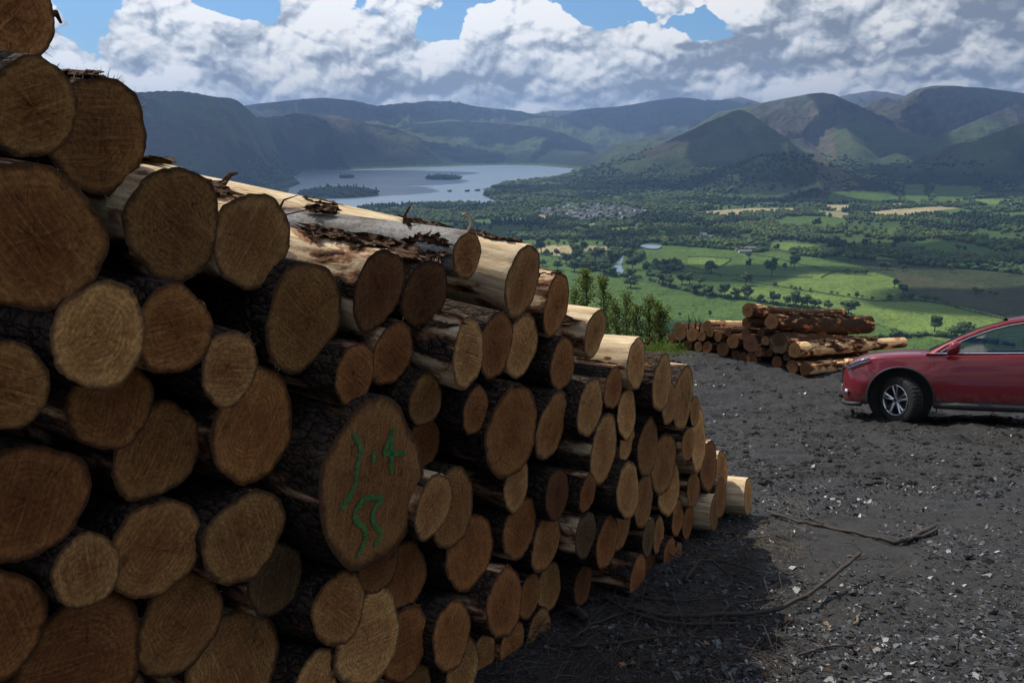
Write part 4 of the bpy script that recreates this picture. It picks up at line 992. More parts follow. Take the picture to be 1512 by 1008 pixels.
def flap(log, Rr, z0, z1, a0, a1, lift, seed, m=None, label=None):
    """ragged curled bark sheet on the round of a log (angles from local +x, anticlockwise)"""
    rr = np.random.default_rng(seed); nu, nv = 26, 13; lift *= .6; V = []
    for i in range(nu):
        t = i / (nu - 1); zz = z0 + (z1 - z0) * t; w = (1 - .75 * abs(2 * t - 1) ** 2) * rr.uniform(.55, 1.2)
        for j in range(nv):
            s = j / (nv - 1); a = (a0 + a1) / 2 + (a1 - a0) * (s - .5) * w; e = abs(2 * s - 1)
            r_ = Rr * 1.012 + lift * (e ** 2) * (.4 + .9 * vnoise(np.array([t * 5 + seed]), np.array([s * 2.0]), seed)[0]) + .006 * rr.random() + lift * .5 * max(0, t - .75) * 3
            V.append((math.cos(a) * r_, math.sin(a) * r_, -zz + rr.normal(0, .010) * (1 + 1.5 * (i in (0, nu - 1)))))
    F = [tuple(int(k) for k in q) for q in grid_faces(nu, nv)]
    n0 = len(V); V2 = V + [(x * .985, y * .985, z) for x, y, z in V]; F2 = F + [tuple(k + n0 for k in q[::-1]) for q in F]
    for i in range(nu - 1):
        for j in (0, nv - 1): a = i * nv + j; F2.append((a, a + nv, a + nv + n0, a + n0))
    o = link('bark_flap', fast_mesh('bark_flap', V2, F2, True), m or DBARK, log); return o

# ================================================================== THE MAIN STACK
# u, v, px height of the sawn end, tone, push towards viewer, key
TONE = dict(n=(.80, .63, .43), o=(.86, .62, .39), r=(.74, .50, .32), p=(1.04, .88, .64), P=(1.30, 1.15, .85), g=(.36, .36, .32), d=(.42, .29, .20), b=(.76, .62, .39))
LOGS = [
 (20,25,132,'o','A'),(50,160,143,'b','B'),(148,201,166,'n','C'),(50,352,220,'o','D'),(259,332,171,'b','E'),(374,356,150,'p','F'),(450,468,159,'b','G'),(560,428,122,'d','H'),(628,434,103,'d','I'),(690,377,74,'n','J'),
 (772,416,107,'p','K'),(822,450,92,'o','L'),(150,496,160,'P','M'),(259,488,135,'o','N'),(340,544,111,'p','O'),(6,571,140,'b','Q'),(166,600,140,'o','R'),(234,666,152,'n',''),(376,628,171,'o','S'),(42,741,185,'r','T'),
 (129,842,109,'p','U'),(233,810,155,'n',''),(362,793,141,'p','V'),(407,855,112,'g','W'),(-18,930,178,'r',''),(122,985,212,'r','X'),(268,920,151,'n',''),(346,985,172,'p','Y'),(525,553,96,'r',''),(580,523,100,'r',''),
 (629,591,83,'b',''),(548,712,256,'n','Z'),(625,655,88,'r',''),(641,747,101,'p','a'),(669,750,119,'n',''),(694,814,121,'r',''),(703,606,75,'r',''),(757,638,138,'o','c'),(815,629,103,'n','d'),(692,522,103,'P','e'),
 (733,510,100,'r',''),(771,511,98,'P',''),(831,538,80,'o','f'),(879,492,72,'P','h'),(940,537,76,'P','i'),(872,602,94,'P',''),(906,573,68,'o',''),(926,611,76,'P','j'),(926,652,56,'P',''),(892,663,108,'p',''),
 (978,566,84,'P',''),(989,596,66,'p',''),(1009,588,93,'p','k'),(1026,607,45,'p',''),(1031,646,103,'P','l'),(1016,656,52,'n',''),(957,661,90,'n',''),(980,684,98,'n',''),(989,722,88,'P',''),(928,724,86,'p','m'),
 (951,738,86,'n',''),(868,728,56,'r',''),(918,776,76,'n',''),(897,800,80,'r',''),(865,790,73,'g',''),(1047,688,78,'o',''),(1066,695,60,'p',''),(1064,735,62,'n',''),(1105,733,57,'P','q'),(1055,757,52,'n','r'),
 (1024,722,56,'n',''),(1001,764,56,'o',''),(1016,771,52,'o',''),(958,793,56,'g',''),(973,790,54,'n',''),(989,819,54,'r',''),(1001,818,36,'p',''),(942,858,80,'r','s'),(960,828,52,'d',''),(861,863,62,'d',''),
 (768,780,98,'r',''),(763,716,82,'P','t'),(807,800,90,'n',''),(823,730,78,'d',''),(746,890,106,'r','w'),(782,880,70,'o',''),(811,866,76,'P','x'),(797,931,70,'p',''),(757,952,70,'o',''),(668,938,103,'o','y'),
 (683,992,96,'P',''),(712,972,76,'p',''),(502,898,112,'n','z'),(546,942,146,'P','1'),(600,950,113,'r',''),(469,1008,98,'P',''),(598,850,106,'r',''),(560,826,100,'r',''),(612,1022,84,'p',''),
 # filler logs added behind, toned dark so the gaps look shaded
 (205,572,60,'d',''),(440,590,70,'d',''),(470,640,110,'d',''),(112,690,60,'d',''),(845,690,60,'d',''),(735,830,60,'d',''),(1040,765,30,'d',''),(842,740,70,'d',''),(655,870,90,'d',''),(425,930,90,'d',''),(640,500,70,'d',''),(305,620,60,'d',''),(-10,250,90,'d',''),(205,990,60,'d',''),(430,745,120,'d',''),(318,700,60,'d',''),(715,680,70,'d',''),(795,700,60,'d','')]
BACK = 18
PP0 = np.array([A0[0], A0[1], A0[2]]); NH = np.array([E1[1], -E1[0], 0.0])     # plane point, outward normal
def kslope(u, v):
    a = float(np.interp(u, [-50, 560, 700, 870, 940, 1040, 1105], [.10, .10, .085, .03, -.04, -.09, -.14])); b = float(np.interp(v, [420, 650, 850, 1000], [.10, .03, -.06, -.09]))
    return min(a, b)
def solve(data, P0, N, e1, nback, iters=500):
    n = len(data); U = np.array([d[0] for d in data], float); Vv = np.array([d[1] for d in data], float); Hh = np.array([d[2] for d in data], float)
    D = np.array([ray(u, v) for u, v in zip(U, Vv)]); base = (P0 @ N); dn = D @ N
    p = np.zeros(n); p[n - nback:] = -.35
    def place(p):
        t = (base + p) / dn; pos = D * t[:, None]; dep = pos[:, 1] * CP - pos[:, 2] * SP
        r = Hh / 2 * dep / 1218 * 1.0; return pos, r
    lo = np.full(n, -.16); hi = np.full(n, .20); lo[n - nback:] = -.7; hi[n - nback:] = -.3
    for it in range(iters):
        def cost_i(p):
            pos, r = place(p); a = pos @ e1; b = pos[:, 2]
            d = np.hypot(a[:, None] - a[None], b[:, None] - b[None]); ov = np.maximum(0, r[:, None] + r[None] - d); np.fill_diagonal(ov, 0)
            ov[n - nback:, :] *= .15; ov[:, n - nback:] *= .15
            return (ov ** 2).sum(1) + 2e-4 * p ** 2
        c0 = cost_i(p); step = .02
        order = np.random.default_rng(it).permutation(n)[:24]
        for i in order:
            q = p.copy(); best = cost_i(q)[i]; bp = p[i]
            for s in (-step, step, -3 * step, 3 * step):
                q[i] = np.clip(p[i] + s, lo[i], hi[i]); c = cost_i(q)[i]
                if c < best: best = c; bp = q[i]
            p[i] = bp
    pos, r = place(p); return p, pos, r
e13 = np.array([-AX[1], AX[0], 0.0]) * -1
p_, pos_, r_ = solve(LOGS, PP0, NH, e13, BACK)
HAND = {
 'A':('topmost brown log at the upper left corner, cut off by the picture edge','the topmost log'), 'B':('round greenish-brown log end directly under the topmost log, against the sky','the second log down at the left'),
 'C':('big knotty log end with a ragged bark rim standing out against the hills','the knotty ragged log'), 'D':('huge dark round log at the left edge under the knotty one','the huge upper left log'),
 'E':('large smooth round log end right of the huge upper left log','the large smooth log'), 'F':('lighter oval log end with a dark spot near its top','the lighter oval log'),
 'G':('large greenish-brown log end with a fine crack across its lower right','the cracked greenish log'), 'H':('dark log with sunlit stripped top and loose bark hanging over its sawn end','the dark bark-draped log'),
 'I':('dark shaggy log end wedged under the grey-barked log','the dark shaggy log'), 'J':('smooth grey-barked log lying on top of the stack with a curled splinter at its end','the grey-barked log'),
 'K':('long pale stripped log on top of the stack, its end half dark and half light','the long pale stripped log'), 'L':('orange-brown log end with torn lit bark, just right of the long pale stripped log','the torn-bark orange log'),
 'M':('rough coarse-grained pale log end with grey mould at its lower right','the coarse-grained log'), 'N':('tall orange-brown oval log end beside the coarse-grained one','the tall orange oval'),
 'O':('small pale log sticking out, with fine splinters on its right rim','the small sticking-out log'), 'Q':('pale log end with a scratch across it, cut by the left picture edge','the scratched log'),
 'R':('small reddish log end with a frayed lower rim tucked under the coarse-grained log','the frayed small log'), 'S':('tall wide oval log end behind and below the small sticking-out log','the wide set-back oval'),
 'T':('huge reddish log end at the left edge with long white splinters on its right rim','the huge splintered log'), 'U':('small pale log end with saw scratches below the huge splintered log','the saw-scratched log'),
 'V':('orange log end with a dark upright hollow in its middle','the hollow-stained log'), 'W':('dull grey log end deep in the gap under the hollow-stained log','the dull grey log'),
 'X':('huge reddish-brown log end at the bottom edge in the left corner','the huge bottom log'), 'Y':('tall pale oval log end with dark streak, cut off by the bottom edge','the streaked bottom log'),
 'Z':('very large pointed log end sprayed with green figures in the middle of the stack','the green-marked log'), 'a':('pale narrow log end touching the right side of the green-marked log','the pale narrow log'),
 'c':('very tall narrow orange log end with a pale bark scrap on its top','the very tall narrow log'), 'd':('oval log end with growth rings right of the very tall narrow log','the ringed oval log'),
 'e':('light log end with a flaky reddish strip of lit bark along its top','the flaky-topped log'), 'f':('orange oval log end with grey scaly bark on its left side','the scaly-barked orange log'),
 'h':('pale short-faced log with sunlit top, first of the steps going down right','the first sunlit step log'), 'i':('bright stripped log with smooth sunlit side, standing proud of the stack','the bright stripped log'),
 'j':('slim pale upright oval under the bright stripped log','the slim pale oval'), 'k':('tall narrow log end with a smear of green on its lower right','the green-smeared narrow log'),
 'l':('long thin pale sliver-like log end near the right end of the stack','the long thin sliver'), 'm':('oval log end with a small white dot, over a dark gap','the white-dotted log'),
 'q':('last log on the ground at the right end of the stack, with sunlit sawn side','the last log on the right'), 'r':('low log with a bright rounded side just left of the last log','the low bright-sided log'),
 's':('reddish log end standing on the ground beside the long crooked branch','the lowest reddish log'), 't':('small pale speckled log end hanging under the very tall narrow log','the pale speckled log'),
 'w':('big oval reddish log end near the bottom with a torn sliver at its top left','the torn-topped log'), 'x':('pale coarse log end above the two lowest logs at the foot of the stack','the pale foot log'),
 'y':('log end with a sharp pointed top near the bottom edge','the sharp-topped log'), 'z':('squat brown log end below the point of the green-marked log','the squat log'), '1':('long pale leaning log end at the bottom, the lightest there','the long pale leaning log')}
# labels for the others: direction from the nearest named log, each direction used once
def auto_labels(data, hand, radii):
    lab = [None] * len(data); marks = [i for i, d in enumerate(data) if d[4] in hand and d[4]]
    for i in marks: lab[i] = hand[data[i][4]][0]
    rest = [i for i in range(len(data)) if lab[i] is None]; pairs = []
    for i in rest:
        for j in marks:
            du, dv = data[i][0] - data[j][0], data[i][1] - data[j][1]; d = math.hypot(du, dv)
            if d < 260: k = int(round(math.degrees(math.atan2(dv, du)) / 45)) % 8; pairs.append((d, i, j, k))
    pairs.sort(); used = set(); dn = ['right of', 'below and right of', 'directly below', 'below and left of', 'left of', 'above and left of', 'directly above', 'above and right of']
    tn = dict(n='brown', o='orange-brown', r='reddish-brown', p='light brown', P='pale', g='grey', d='dark', b='greenish-brown')
    for d, i, j, k in pairs:
        if lab[i] or (j, k) in used: continue
        used.add((j, k)); sz = 'small' if radii[i] < .085 else ('large' if radii[i] > .15 else 'medium')
        deep = 'set back as filler ' if i >= len(data) - BACK and tn[data[i][3]] == 'dark' else 'in the stack, '
        lab[i] = f"{sz} {tn[data[i][3]]} log {deep}{dn[k]} {hand[data[j][4]][1]}".replace('in the stack, ', '')
    for i in rest:
        if not lab[i]: print('NOLABEL', i); lab[i] = 'dark log end half hidden among the others'
    for l in lab:
        if len(l.split()) > 16: print('LONG', l)
    return lab
LAB = auto_labels(LOGS, HAND, r_)
_zp = [(430,55),(475,85),(495,145),(525,200),(553,370),(535,440),(515,490),(475,545),(400,600),(315,640),(262,590),(230,540),(212,480),(205,400),(205,330),(215,270),(250,210),(290,150),(335,85),(385,62)]
MAIN = {}
for i, (d, pos, rad) in enumerate(zip(LOGS, pos_, r_)):
    u, v, h, tone, key = d; k = kslope(u, v) + rng.normal(0, .012); az = rng.normal(0, .018)
    if key == 'H': k = .13
    if key == 'J': k = .052
    if key == 'K': k = .118; az = 0.0
    a = np.array([AX[0] * math.cos(az) - AX[1] * math.sin(az), AX[0] * math.sin(az) + AX[1] * math.cos(az), k])
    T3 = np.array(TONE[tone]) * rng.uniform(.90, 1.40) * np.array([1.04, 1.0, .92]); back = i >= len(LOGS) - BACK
    bark = {'K': .30, 'E': .42, 'F': .42, 'H': .40, 'i': .33, 'h': .40, 'q': .30, 'r': .36, 'J': .5, 'L': .44, 'e': .50, 'f': .62, 'l': .4, 'C': .6}.get(key, rng.uniform(.48, .66))
    shape = None
    if key == 'Z':
        ax = Vector(a).normalized(); Z = -ax; Y = (Vector((0, 0, 1)) - Z * Z.z).normalized(); X = Y.cross(Z); c = Vector(pos); dn_ = Z.dot(c)
        P2 = []
        for (zu, zv) in _zp:
            dd = Vector(ray(380 + zu / 2.25, 560 + zv / 2.25)); q = dd * (dn_ / dd.dot(Z)) - c; P2.append((q.dot(X), q.dot(Y)))
        P2 = np.array(P2); t2 = np.arctan2(P2[:, 1], P2[:, 0]) % (2 * np.pi); o2 = np.argsort(t2); t2 = t2[o2]; rr2 = np.hypot(*P2.T)[o2]
        shape = lambda th, t2=t2, rr2=rr2: np.interp(th % (2 * np.pi), t2, rr2, period=2 * np.pi)
    if key == '1' or (key == '' and False):
        shape = None
    fr = {'T': 1.2, 'C': 1.2, 'A': .9, 'R': .7, 'O': .6, 'I': .8, 'a': .3, 'V': .4}.get(key, .15 if not back else 0)
    cut = (rng.normal(0, .05), rng.normal(0, .05))
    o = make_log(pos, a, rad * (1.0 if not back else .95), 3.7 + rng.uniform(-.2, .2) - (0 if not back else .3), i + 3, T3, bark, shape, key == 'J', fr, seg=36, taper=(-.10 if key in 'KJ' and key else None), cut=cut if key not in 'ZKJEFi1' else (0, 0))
    tag(o, LAB[i], 'log', 'logs of the main stack'); MAIN[key or i] = (o, rad, pos, a)
# loose bark on the top of the stack
def fl(key, *a, m=None):
    o, rad, _, _ = MAIN[key]; return flap(o, rad, *a, m=m)
for args in [('H', .00, .16, .9, 1.9, .03, 1), ('H', .14, .32, 1.3, 2.0, .03, 2), ('H', .35, .62, 1.9, 2.5, .025, 3), ('H', .8, 1.05, 1.6, 2.2, .03, 33), ('G', .3, .7, 1.5, 2.3, .03, 34), ('I', .25, .5, 1.3, 2.1, .03, 35), ('J', .02, .22, 2.3, 3.4, .03, 4), ('J', .62, .78, 1.5, 2.1, .045, 5), ('J', .9, 1.2, 2.2, 2.9, .03, 6),
             ('K', .03, .30, 1.2, 1.75, .02, 7), ('K', .35, .6, 1.5, 2.0, .03, 8), ('L', .0, .25, 1.0, 2.2, .02, 9), ('I', .0, .3, 1.2, 2.4, .05, 10), ('C', .0, .3, 1.2, 2.1, .02, 11), ('e', .02, .4, 1.6, 2.4, .006, 12),
             ('E', .03, .5, 1.3, 1.9, .02, 13), ('F', .03, .3, 1.6, 2.4, .02, 14), ('i', .02, .6, 2.8, 3.3, .01, 15), ('h', .05, .4, 2.2, 2.9, .01, 16), ('c', .0, .1, 1.0, 1.9, .01, 17), ('K', 1.0, 1.2, 1.4, 1.8, .02, 18), ('J', 1.6, 1.9, 1.6, 2.2, .025, 19)]: fl(*args)
# curled pale splinter on the grey-barked log, and snapped twig stubs
def twig_on(key, z, ang, pts, r0, m, nm='twig_stub'):
    o, rad, _, _ = MAIN[key]; b = Vector((math.cos(ang) * rad, math.sin(ang) * rad, -z)); P_ = [b + Vector(q) for q in pts]
    v, f = tube(P_, [r0 * (1 - .75 * i / (len(P_) - 1)) for i in range(len(P_))], 6); link(nm, fast_mesh(nm, v, f, True), m, o)
twig_on('J', .01, 1.45, [(0, -.01, 0), (.012, .02, .01), (.005, .045, .0), (-.02, .06, -.01), (-.012, .068, .01)], .008, PALEW, 'curled_splinter')
twig_on('J', .30, 1.5, [(0, -.01, 0), (-.01, .03, .01), (.02, .075, .02)], .009, DBARK); twig_on('J', .26, 1.7, [(0, -.01, 0), (-.03, .03, .0)], .010, DBARK)
twig_on('F', .12, 1.7, [(0, -.02, 0), (.03, .03, .02), (.05, .035, .03)], .012, DBARK); twig_on('K', .2, 1.5, [(0, -.01, 0), (-.02, .03, .0)], .008, DBARK)
twig_on('H', .5, 2.0, [(0, -.01, 0), (.06, .04, .05), (.12, .07, .12)], .006, DBARK); twig_on('J', .95, 1.7, [(0, -.01, 0), (.01, .03, .02), (.05, .05, .06)], .007, DBARK)
twig_on('A', .03, .1, [(-.01, 0, 0), (.02, .01, .0), (.03, -.01, 0)], .012, DBARK)
# green figures sprayed on the big end
GP, n, b = mat('green_marker_paint'); f = n.noise(n.new('ShaderNodeTexCoord').outputs['Object'], 160, 3, .7)
n.put(b.inputs['Base Color'], n.mix(n.sm(f, .35, .7), (.05, .15, .04), (.03, .40, .09))); b.inputs['Roughness'].default_value = .8; n.put(b.inputs['Alpha'], n.sm(n.noise(n.vm('MULTIPLY', n.new('ShaderNodeTexCoord').outputs['Object'], (60, 190, 60)), 1.0, 4, .8), .36, .50, .15, .92))
def stroke(key, pts, w, lift=.0042):
    o, rad, pos, a = MAIN[key]; M = o.matrix_world; Z = M.to_3x3() @ Vector((0, 0, 1)); Mi = M.inverted(); c = M.translation; P_ = []
    for (u, v) in pts:
        d = Vector(ray(u, v)); P_.append(Mi @ (d * (Z.dot(c) / d.dot(Z))))
    Q = []
    for p, q in zip(P_[:-1], P_[1:]):
        m_ = max(2, int((q - p).length / .004)); Q += [p.lerp(q, t / m_) for t in range(m_)]
    Q.append(P_[-1]); V = []
    for i, q in enumerate(Q):
        t = (Q[min(i + 1, len(Q) - 1)] - Q[max(0, i - 1)]).normalized(); s = Vector((-t.y, t.x, 0)); ww = w * (.8 + .45 * random.random()) * (.5 if i in (0, len(Q) - 1) else 1)
        V += [q + s * ww * random.uniform(.8, 1.1) + Vector((0, 0, lift)), q - s * ww * random.uniform(.8, 1.1) + Vector((0, 0, lift))]
    return V, [(2 * i, 2 * i + 1, 2 * i + 3, 2 * i + 2) for i in range(len(Q) - 1)]
zz = lambda L: [(380 + a / 2.25, 560 + b / 2.25) for a, b in L]
for nm, L_ in [('green_numeral_stroke', [[(315,178),(335,205),(342,240),(328,290),(325,340),(300,395),(270,432)]]), ('green_dot', [[(383,238),(384,274)]]), ('green_figure_four', [[(452,160),(418,240),(425,246),(490,242)], [(447,165),(443,240),(443,312)]]),
              ('green_figure_five', [[(412,392),(375,388),(345,402),(320,440),(322,465),(350,490),(358,520),(345,560),(330,588)]]), ('green_figure_five', [[(414,400),(392,418),(378,452),(386,480),(405,502),(402,530),(386,550)]])]:
    v, f = merge([stroke('Z', zz(l), .0090) for l in L_]); link(nm, fast_mesh(nm, v, f), GP, MAIN['Z'][0])
v, f = merge([stroke('k', [(1018, 570), (1017, 585), (1014, 600)], .006), stroke('k', [(1015, 575), (1012, 590)], .004)]); link('green_smear', fast_mesh('green_smear', v, f), simple('old_green_paint', (.16, .20, .04), .8), MAIN['k'][0])

# ================================================================== THE FAR STACK
A2 = np.array([.80, .60]); A2 = A2 / np.linalg.norm(A2)
P20 = np.array(at_y(1188, 556, 16.8)); N2 = -np.array([A2[0], A2[1], 0.0]); e2 = np.array([A2[1], -A2[0], 0.0])
LOGS2 = [ # u v h tone key ; then slope, length, taper, bark, bend
 (1104,458,21,'n','A'),(1139,475,24,'n','B'),(1149,507,33,'g','C'),(1173,517,23,'p','D'),(1170,541,21,'n',''),(1189,545,20,'n','E'),(1162,526,14,'g',''),(1130,503,15,'P','F'),(1103,476,18,'d',''),(1101,491,15,'d',''),(1124,491,13,'d',''),
 (1108,507,27,'d','G'),(1110,530,20,'r',''),(1147,535,19,'r',''),(1097,527,15,'d',''),(1086,523,15,'d',''),(1044,481,17,'n','H'),(1060,497,15,'n',''),(1082,504,22,'n',''),(1067,515,23,'n',''),(1044,513,18,'o',''),(1031,512,16,'n',''),
 (1035,495,18,'p',''),(1022,494,22,'p',''),(1003,490,27,'n','I'),(1016,509,15,'o',''),(991,499,15,'n','J'),(1048,491,14,'n',''),(1120,520,14,'d',''),(1075,490,13,'d',''),(1135,521,12,'d','')]
p2, pos2, r2 = solve(LOGS2, P20, N2, e2, 0, 250)
H2 = {'A':('topmost bent trunk of the far log stack, thinner end at left','the topmost bent trunk'),'B':('thickest long trunk near the top of the far stack, with an orange peeled patch','the thickest long trunk'),'C':('large grey-ended log in the middle of the far stack','the large grey-ended log'),
      'D':('long trunk of the far stack with a pale torn end, rising behind the red car','the pale torn trunk'),'E':('lowest long trunk of the far stack running behind the bonnet of the red car','the lowest long trunk'),'F':('small bright orange log end in the far stack','the small bright log'),
      'G':('broad dark log end in the middle of the far stack','the broad dark log'),'H':('log with sunlit top at the upper left of the far stack','the sunlit-topped log'),'I':('large log end at the left end of the far stack, under the upright dead stalks','the large left end log'),'J':('small log at the extreme left end of the far stack','the leftmost small log')}
BACK0 = BACK; BACK = 0; LAB2 = auto_labels(LOGS2, H2, r2 * .6); BACK = BACK0
for i, (d, pos, rad) in enumerate(zip(LOGS2, pos2, r2)):
    u, v, h, tone, key = d; k = {'A': -.155, 'B': -.155, 'C': -.15, 'D': -.115, 'E': -.10}.get(key, -.14 + rng.normal(0, .01)); az = rng.normal(0, .02)
    a = np.array([A2[0] * math.cos(az) - A2[1] * math.sin(az), A2[0] * math.sin(az) + A2[1] * math.cos(az), k])
    L = {'A': 3.9, 'B': 4.0, 'C': 3.8, 'D': 4.6, 'E': 4.5}.get(key, rng.uniform(2.6, 3.4) if u > 1095 else rng.uniform(1.2, 2.4))
    tp = {'A': .1, 'B': -.32, 'C': .3, 'D': .25, 'E': 0}.get(key, .05)
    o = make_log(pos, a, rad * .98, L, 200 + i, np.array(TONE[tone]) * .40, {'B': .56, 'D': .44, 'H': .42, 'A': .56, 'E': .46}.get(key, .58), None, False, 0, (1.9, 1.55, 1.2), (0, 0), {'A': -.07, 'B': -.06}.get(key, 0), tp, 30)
    tag(o, LAB2[i].replace('the stack', 'the far stack'), 'log', 'logs of the far stack')
    if key in ('B', 'D'):
        for j in range(5): flap(o, rad * (1.1 if key == 'B' else 1.0), .4 + .6 * j, .9 + .6 * j, 1.0, 2.2, .05, 300 + i * 7 + j)

# ================================================================== BRANCHES AND LITTER
TW = simple('weathered_branch', (.050, .038, .029), .85, nscale=18, namp=.4); TWP = simple('pale_twig', (.17, .125, .08), .85, nscale=18, namp=.3)
def gpt(u, v, lift=.015):
    d = ray(u, v); y = 6.0
    for _ in range(40): y = .5 * y + .5 * float(ground_z(d[0] / d[1] * y, y, False)) / d[2] * d[1]
    x = d[0] / d[1] * y; return Vector((x, y, float(ground_z(x, y)) + lift))
def branch(pxs, r0, r1, label, m=None, forks=(), lifts=None, name='fallen_branch'):
    P_ = [gpt(u, v, (lifts[i] if lifts else .01) + r0) for i, (u, v) in enumerate(pxs)]
    Q = []
    for a, b in zip(P_[:-1], P_[1:]):
        for t in (0, .33, .66): Q.append(a.lerp(b, t) + Vector(rng.normal(0, r0 * .35, 3)))
    Q.append(P_[-1]); n_ = len(Q); v, f = tube(Q, [(r0 + (r1 - r0) * i / (n_ - 1)) * rng.uniform(.85, 1.15) for i in range(n_)], 8)
    parts = [(v, f)]
    for fk in forks:
        W = [gpt(u, v_, .02 + r0) for u, v_ in fk]; parts.append(tube(W, [r1 * .9 * (1 - .6 * i / (len(W) - 1)) for i in range(len(W))], 6))
    v, f = merge(parts); o = link(name, fast_mesh(name, v, f, True), m or TW); tag(o, label, 'branch'); return o
branch([(930,905),(985,916),(1060,922),(1130,918),(1190,900),(1240,873),(1266,857)], .013, .010, 'long crooked branch lying across the slate at the foot of the stack', forks=[[(1060,922),(1080,905),(1150,897)]], lifts=[.02,.02,.02,.03,.06,.1,.14])
branch([(890,880),(930,908),(1000,928),(1090,930)], .012, .008, 'dark branch lying close below the long crooked one')
branch([(1010,868),(1030,852),(1048,850),(1075,855)], .012, .007, 'arched grey branch by the lowest reddish log', lifts=[.0,.06,.07,.0])
branch([(1140,757),(1180,768),(1215,780),(1260,791),(1322,803),(1348,796),(1382,786)], .012, .014, 'long thin dark branch on the ground right of the last log', forks=[[(1215,780),(1195,764),(1178,738)]])
branch([(1322,804),(1335,798),(1360,789),(1378,782)], .020, .018, 'short thick dark stick crossing the end of the thin branch')
branch([(930,905),(900,915),(870,925),(850,940)], .010, .006, 'thin branch running under the foot of the stack')
branch([(905,870),(950,884),(1010,892),(1060,890)], .009, .005, 'dark twig lying between the crooked branch and the lowest logs')
branch([(1180,975),(1215,960),(1262,958)], .007, .004, 'dark crooked twig near the bottom of the picture, right of the stack')
branch([(1040,830),(1085,842),(1120,856)], .008, .004, 'thin dark twig on the slate below the last log')
branch([(840,955),(900,950),(960,948),(1012,943)], .010, .004, 'faint long twig near the bottom of the stack foot')
branch([(822,895),(845,903),(864,917)], .028, .024, 'short stub of bark-covered branch at the foot of the stack', name='branch_stub')
branch([(1252,828),(1265,826),(1280,823)], .008, .004, 'short pale stick among the slate above the long crooked branch', TWP)
branch([(1095,798),(1112,797),(1132,794)], .008, .007, 'short pale stick just right of the stack end', TWP)
branch([(1262,928),(1266,920),(1268,913)], .010, .003, 'pale splinter of wood standing among the slate', TWP)
def litter(name, n, region, lmin, lmax, r, m, label, up=.5):
    xs, ys = region(n); parts = []
    for x, y in zip(xs, ys):
        L = rng.uniform(lmin, lmax); a = rng.uniform(0, 6.283); el = abs(rng.normal(0, up)) * .5; d = Vector((math.cos(a) * math.cos(el), math.sin(a) * math.cos(el), math.sin(el))); z = float(ground_z(x, y)) + .004
        p = Vector((x, y, z)); b = Vector(rng.normal(0, .16, 3)) * L
        parts.append(tube([p, p + d * L * .5 + b, p + d * L + b * .4 + Vector((0, 0, -.3 * L * math.sin(el)))], [r * rng.uniform(.6, 1.3), r * .9, r * .4], 4, False))
    v, f = merge(parts); o = link(name, fast_mesh(name, v, f, True), m); tag(o, label, 'twigs', kind='stuff')
litter('twig_litter', 1300, reg(730, 1180, 770, 1030), .04, .26, .0026, TW, 'thin dark twigs littering the ground along the foot of the stack')
litter('twig_litter', 200, reg(1060, 1190, 735, 830), .04, .16, .0022, TWP, 'tangle of pale twigs round the last log of the stack')
litter('twig_litter', 260, reg(720, 1060, 800, 1010), .05, .25, .0014, TWP, 'fine pale straws at the foot of the stack')
litter('twig_litter', 220, reg(1000, 1512, 600, 1000), .03, .14, .003, TW, 'small sticks lying about on the open slate')
for (u, v, hh, lab) in [(1016, 487, .40, 'left one of three dead stalks sticking up on the far stack'), (1026, 485, .30, 'middle one of three dead stalks sticking up on the far stack'), (1032, 490, .38, 'right one of three dead stalks sticking up on the far stack')]:
    b = Vector(at_y(u, v, 18.9)); s = -.06 if u < 1020 else -.1
    v_, f_ = merge([tube([b, b + Vector((.02, 0, hh * .5)), b + Vector((s * .3, 0, hh))], [.022, .016, .004], 5), tube([b + Vector((.02, 0, hh * .4)), b + Vector((.09, 0, hh * .75))], [.010, .003], 4)])
    tag(link('dead_stalk', fast_mesh('dead_stalk', v_, f_, True), DBARK), lab, 'dead stalk', 'dead stalks on the far stack')
b = gpt(940, 508, 0); b = Vector(at_y(957, 508, 18.6)); v_, f_ = merge([tube([b, b + Vector((.06, 0, .16)), b + Vector((.12, 0, .22))], [.03, .02, .005], 5), tube([b, b + Vector((-.12, 0, .05)), b + Vector((-.2, .1, .07))], [.03, .02, .008], 5)])
tag(link('root_stub', fast_mesh('root_stub', v_, f_, True), DBARK), 'dark broken root stub on the edge of the landing behind the bright stripped log', 'root')

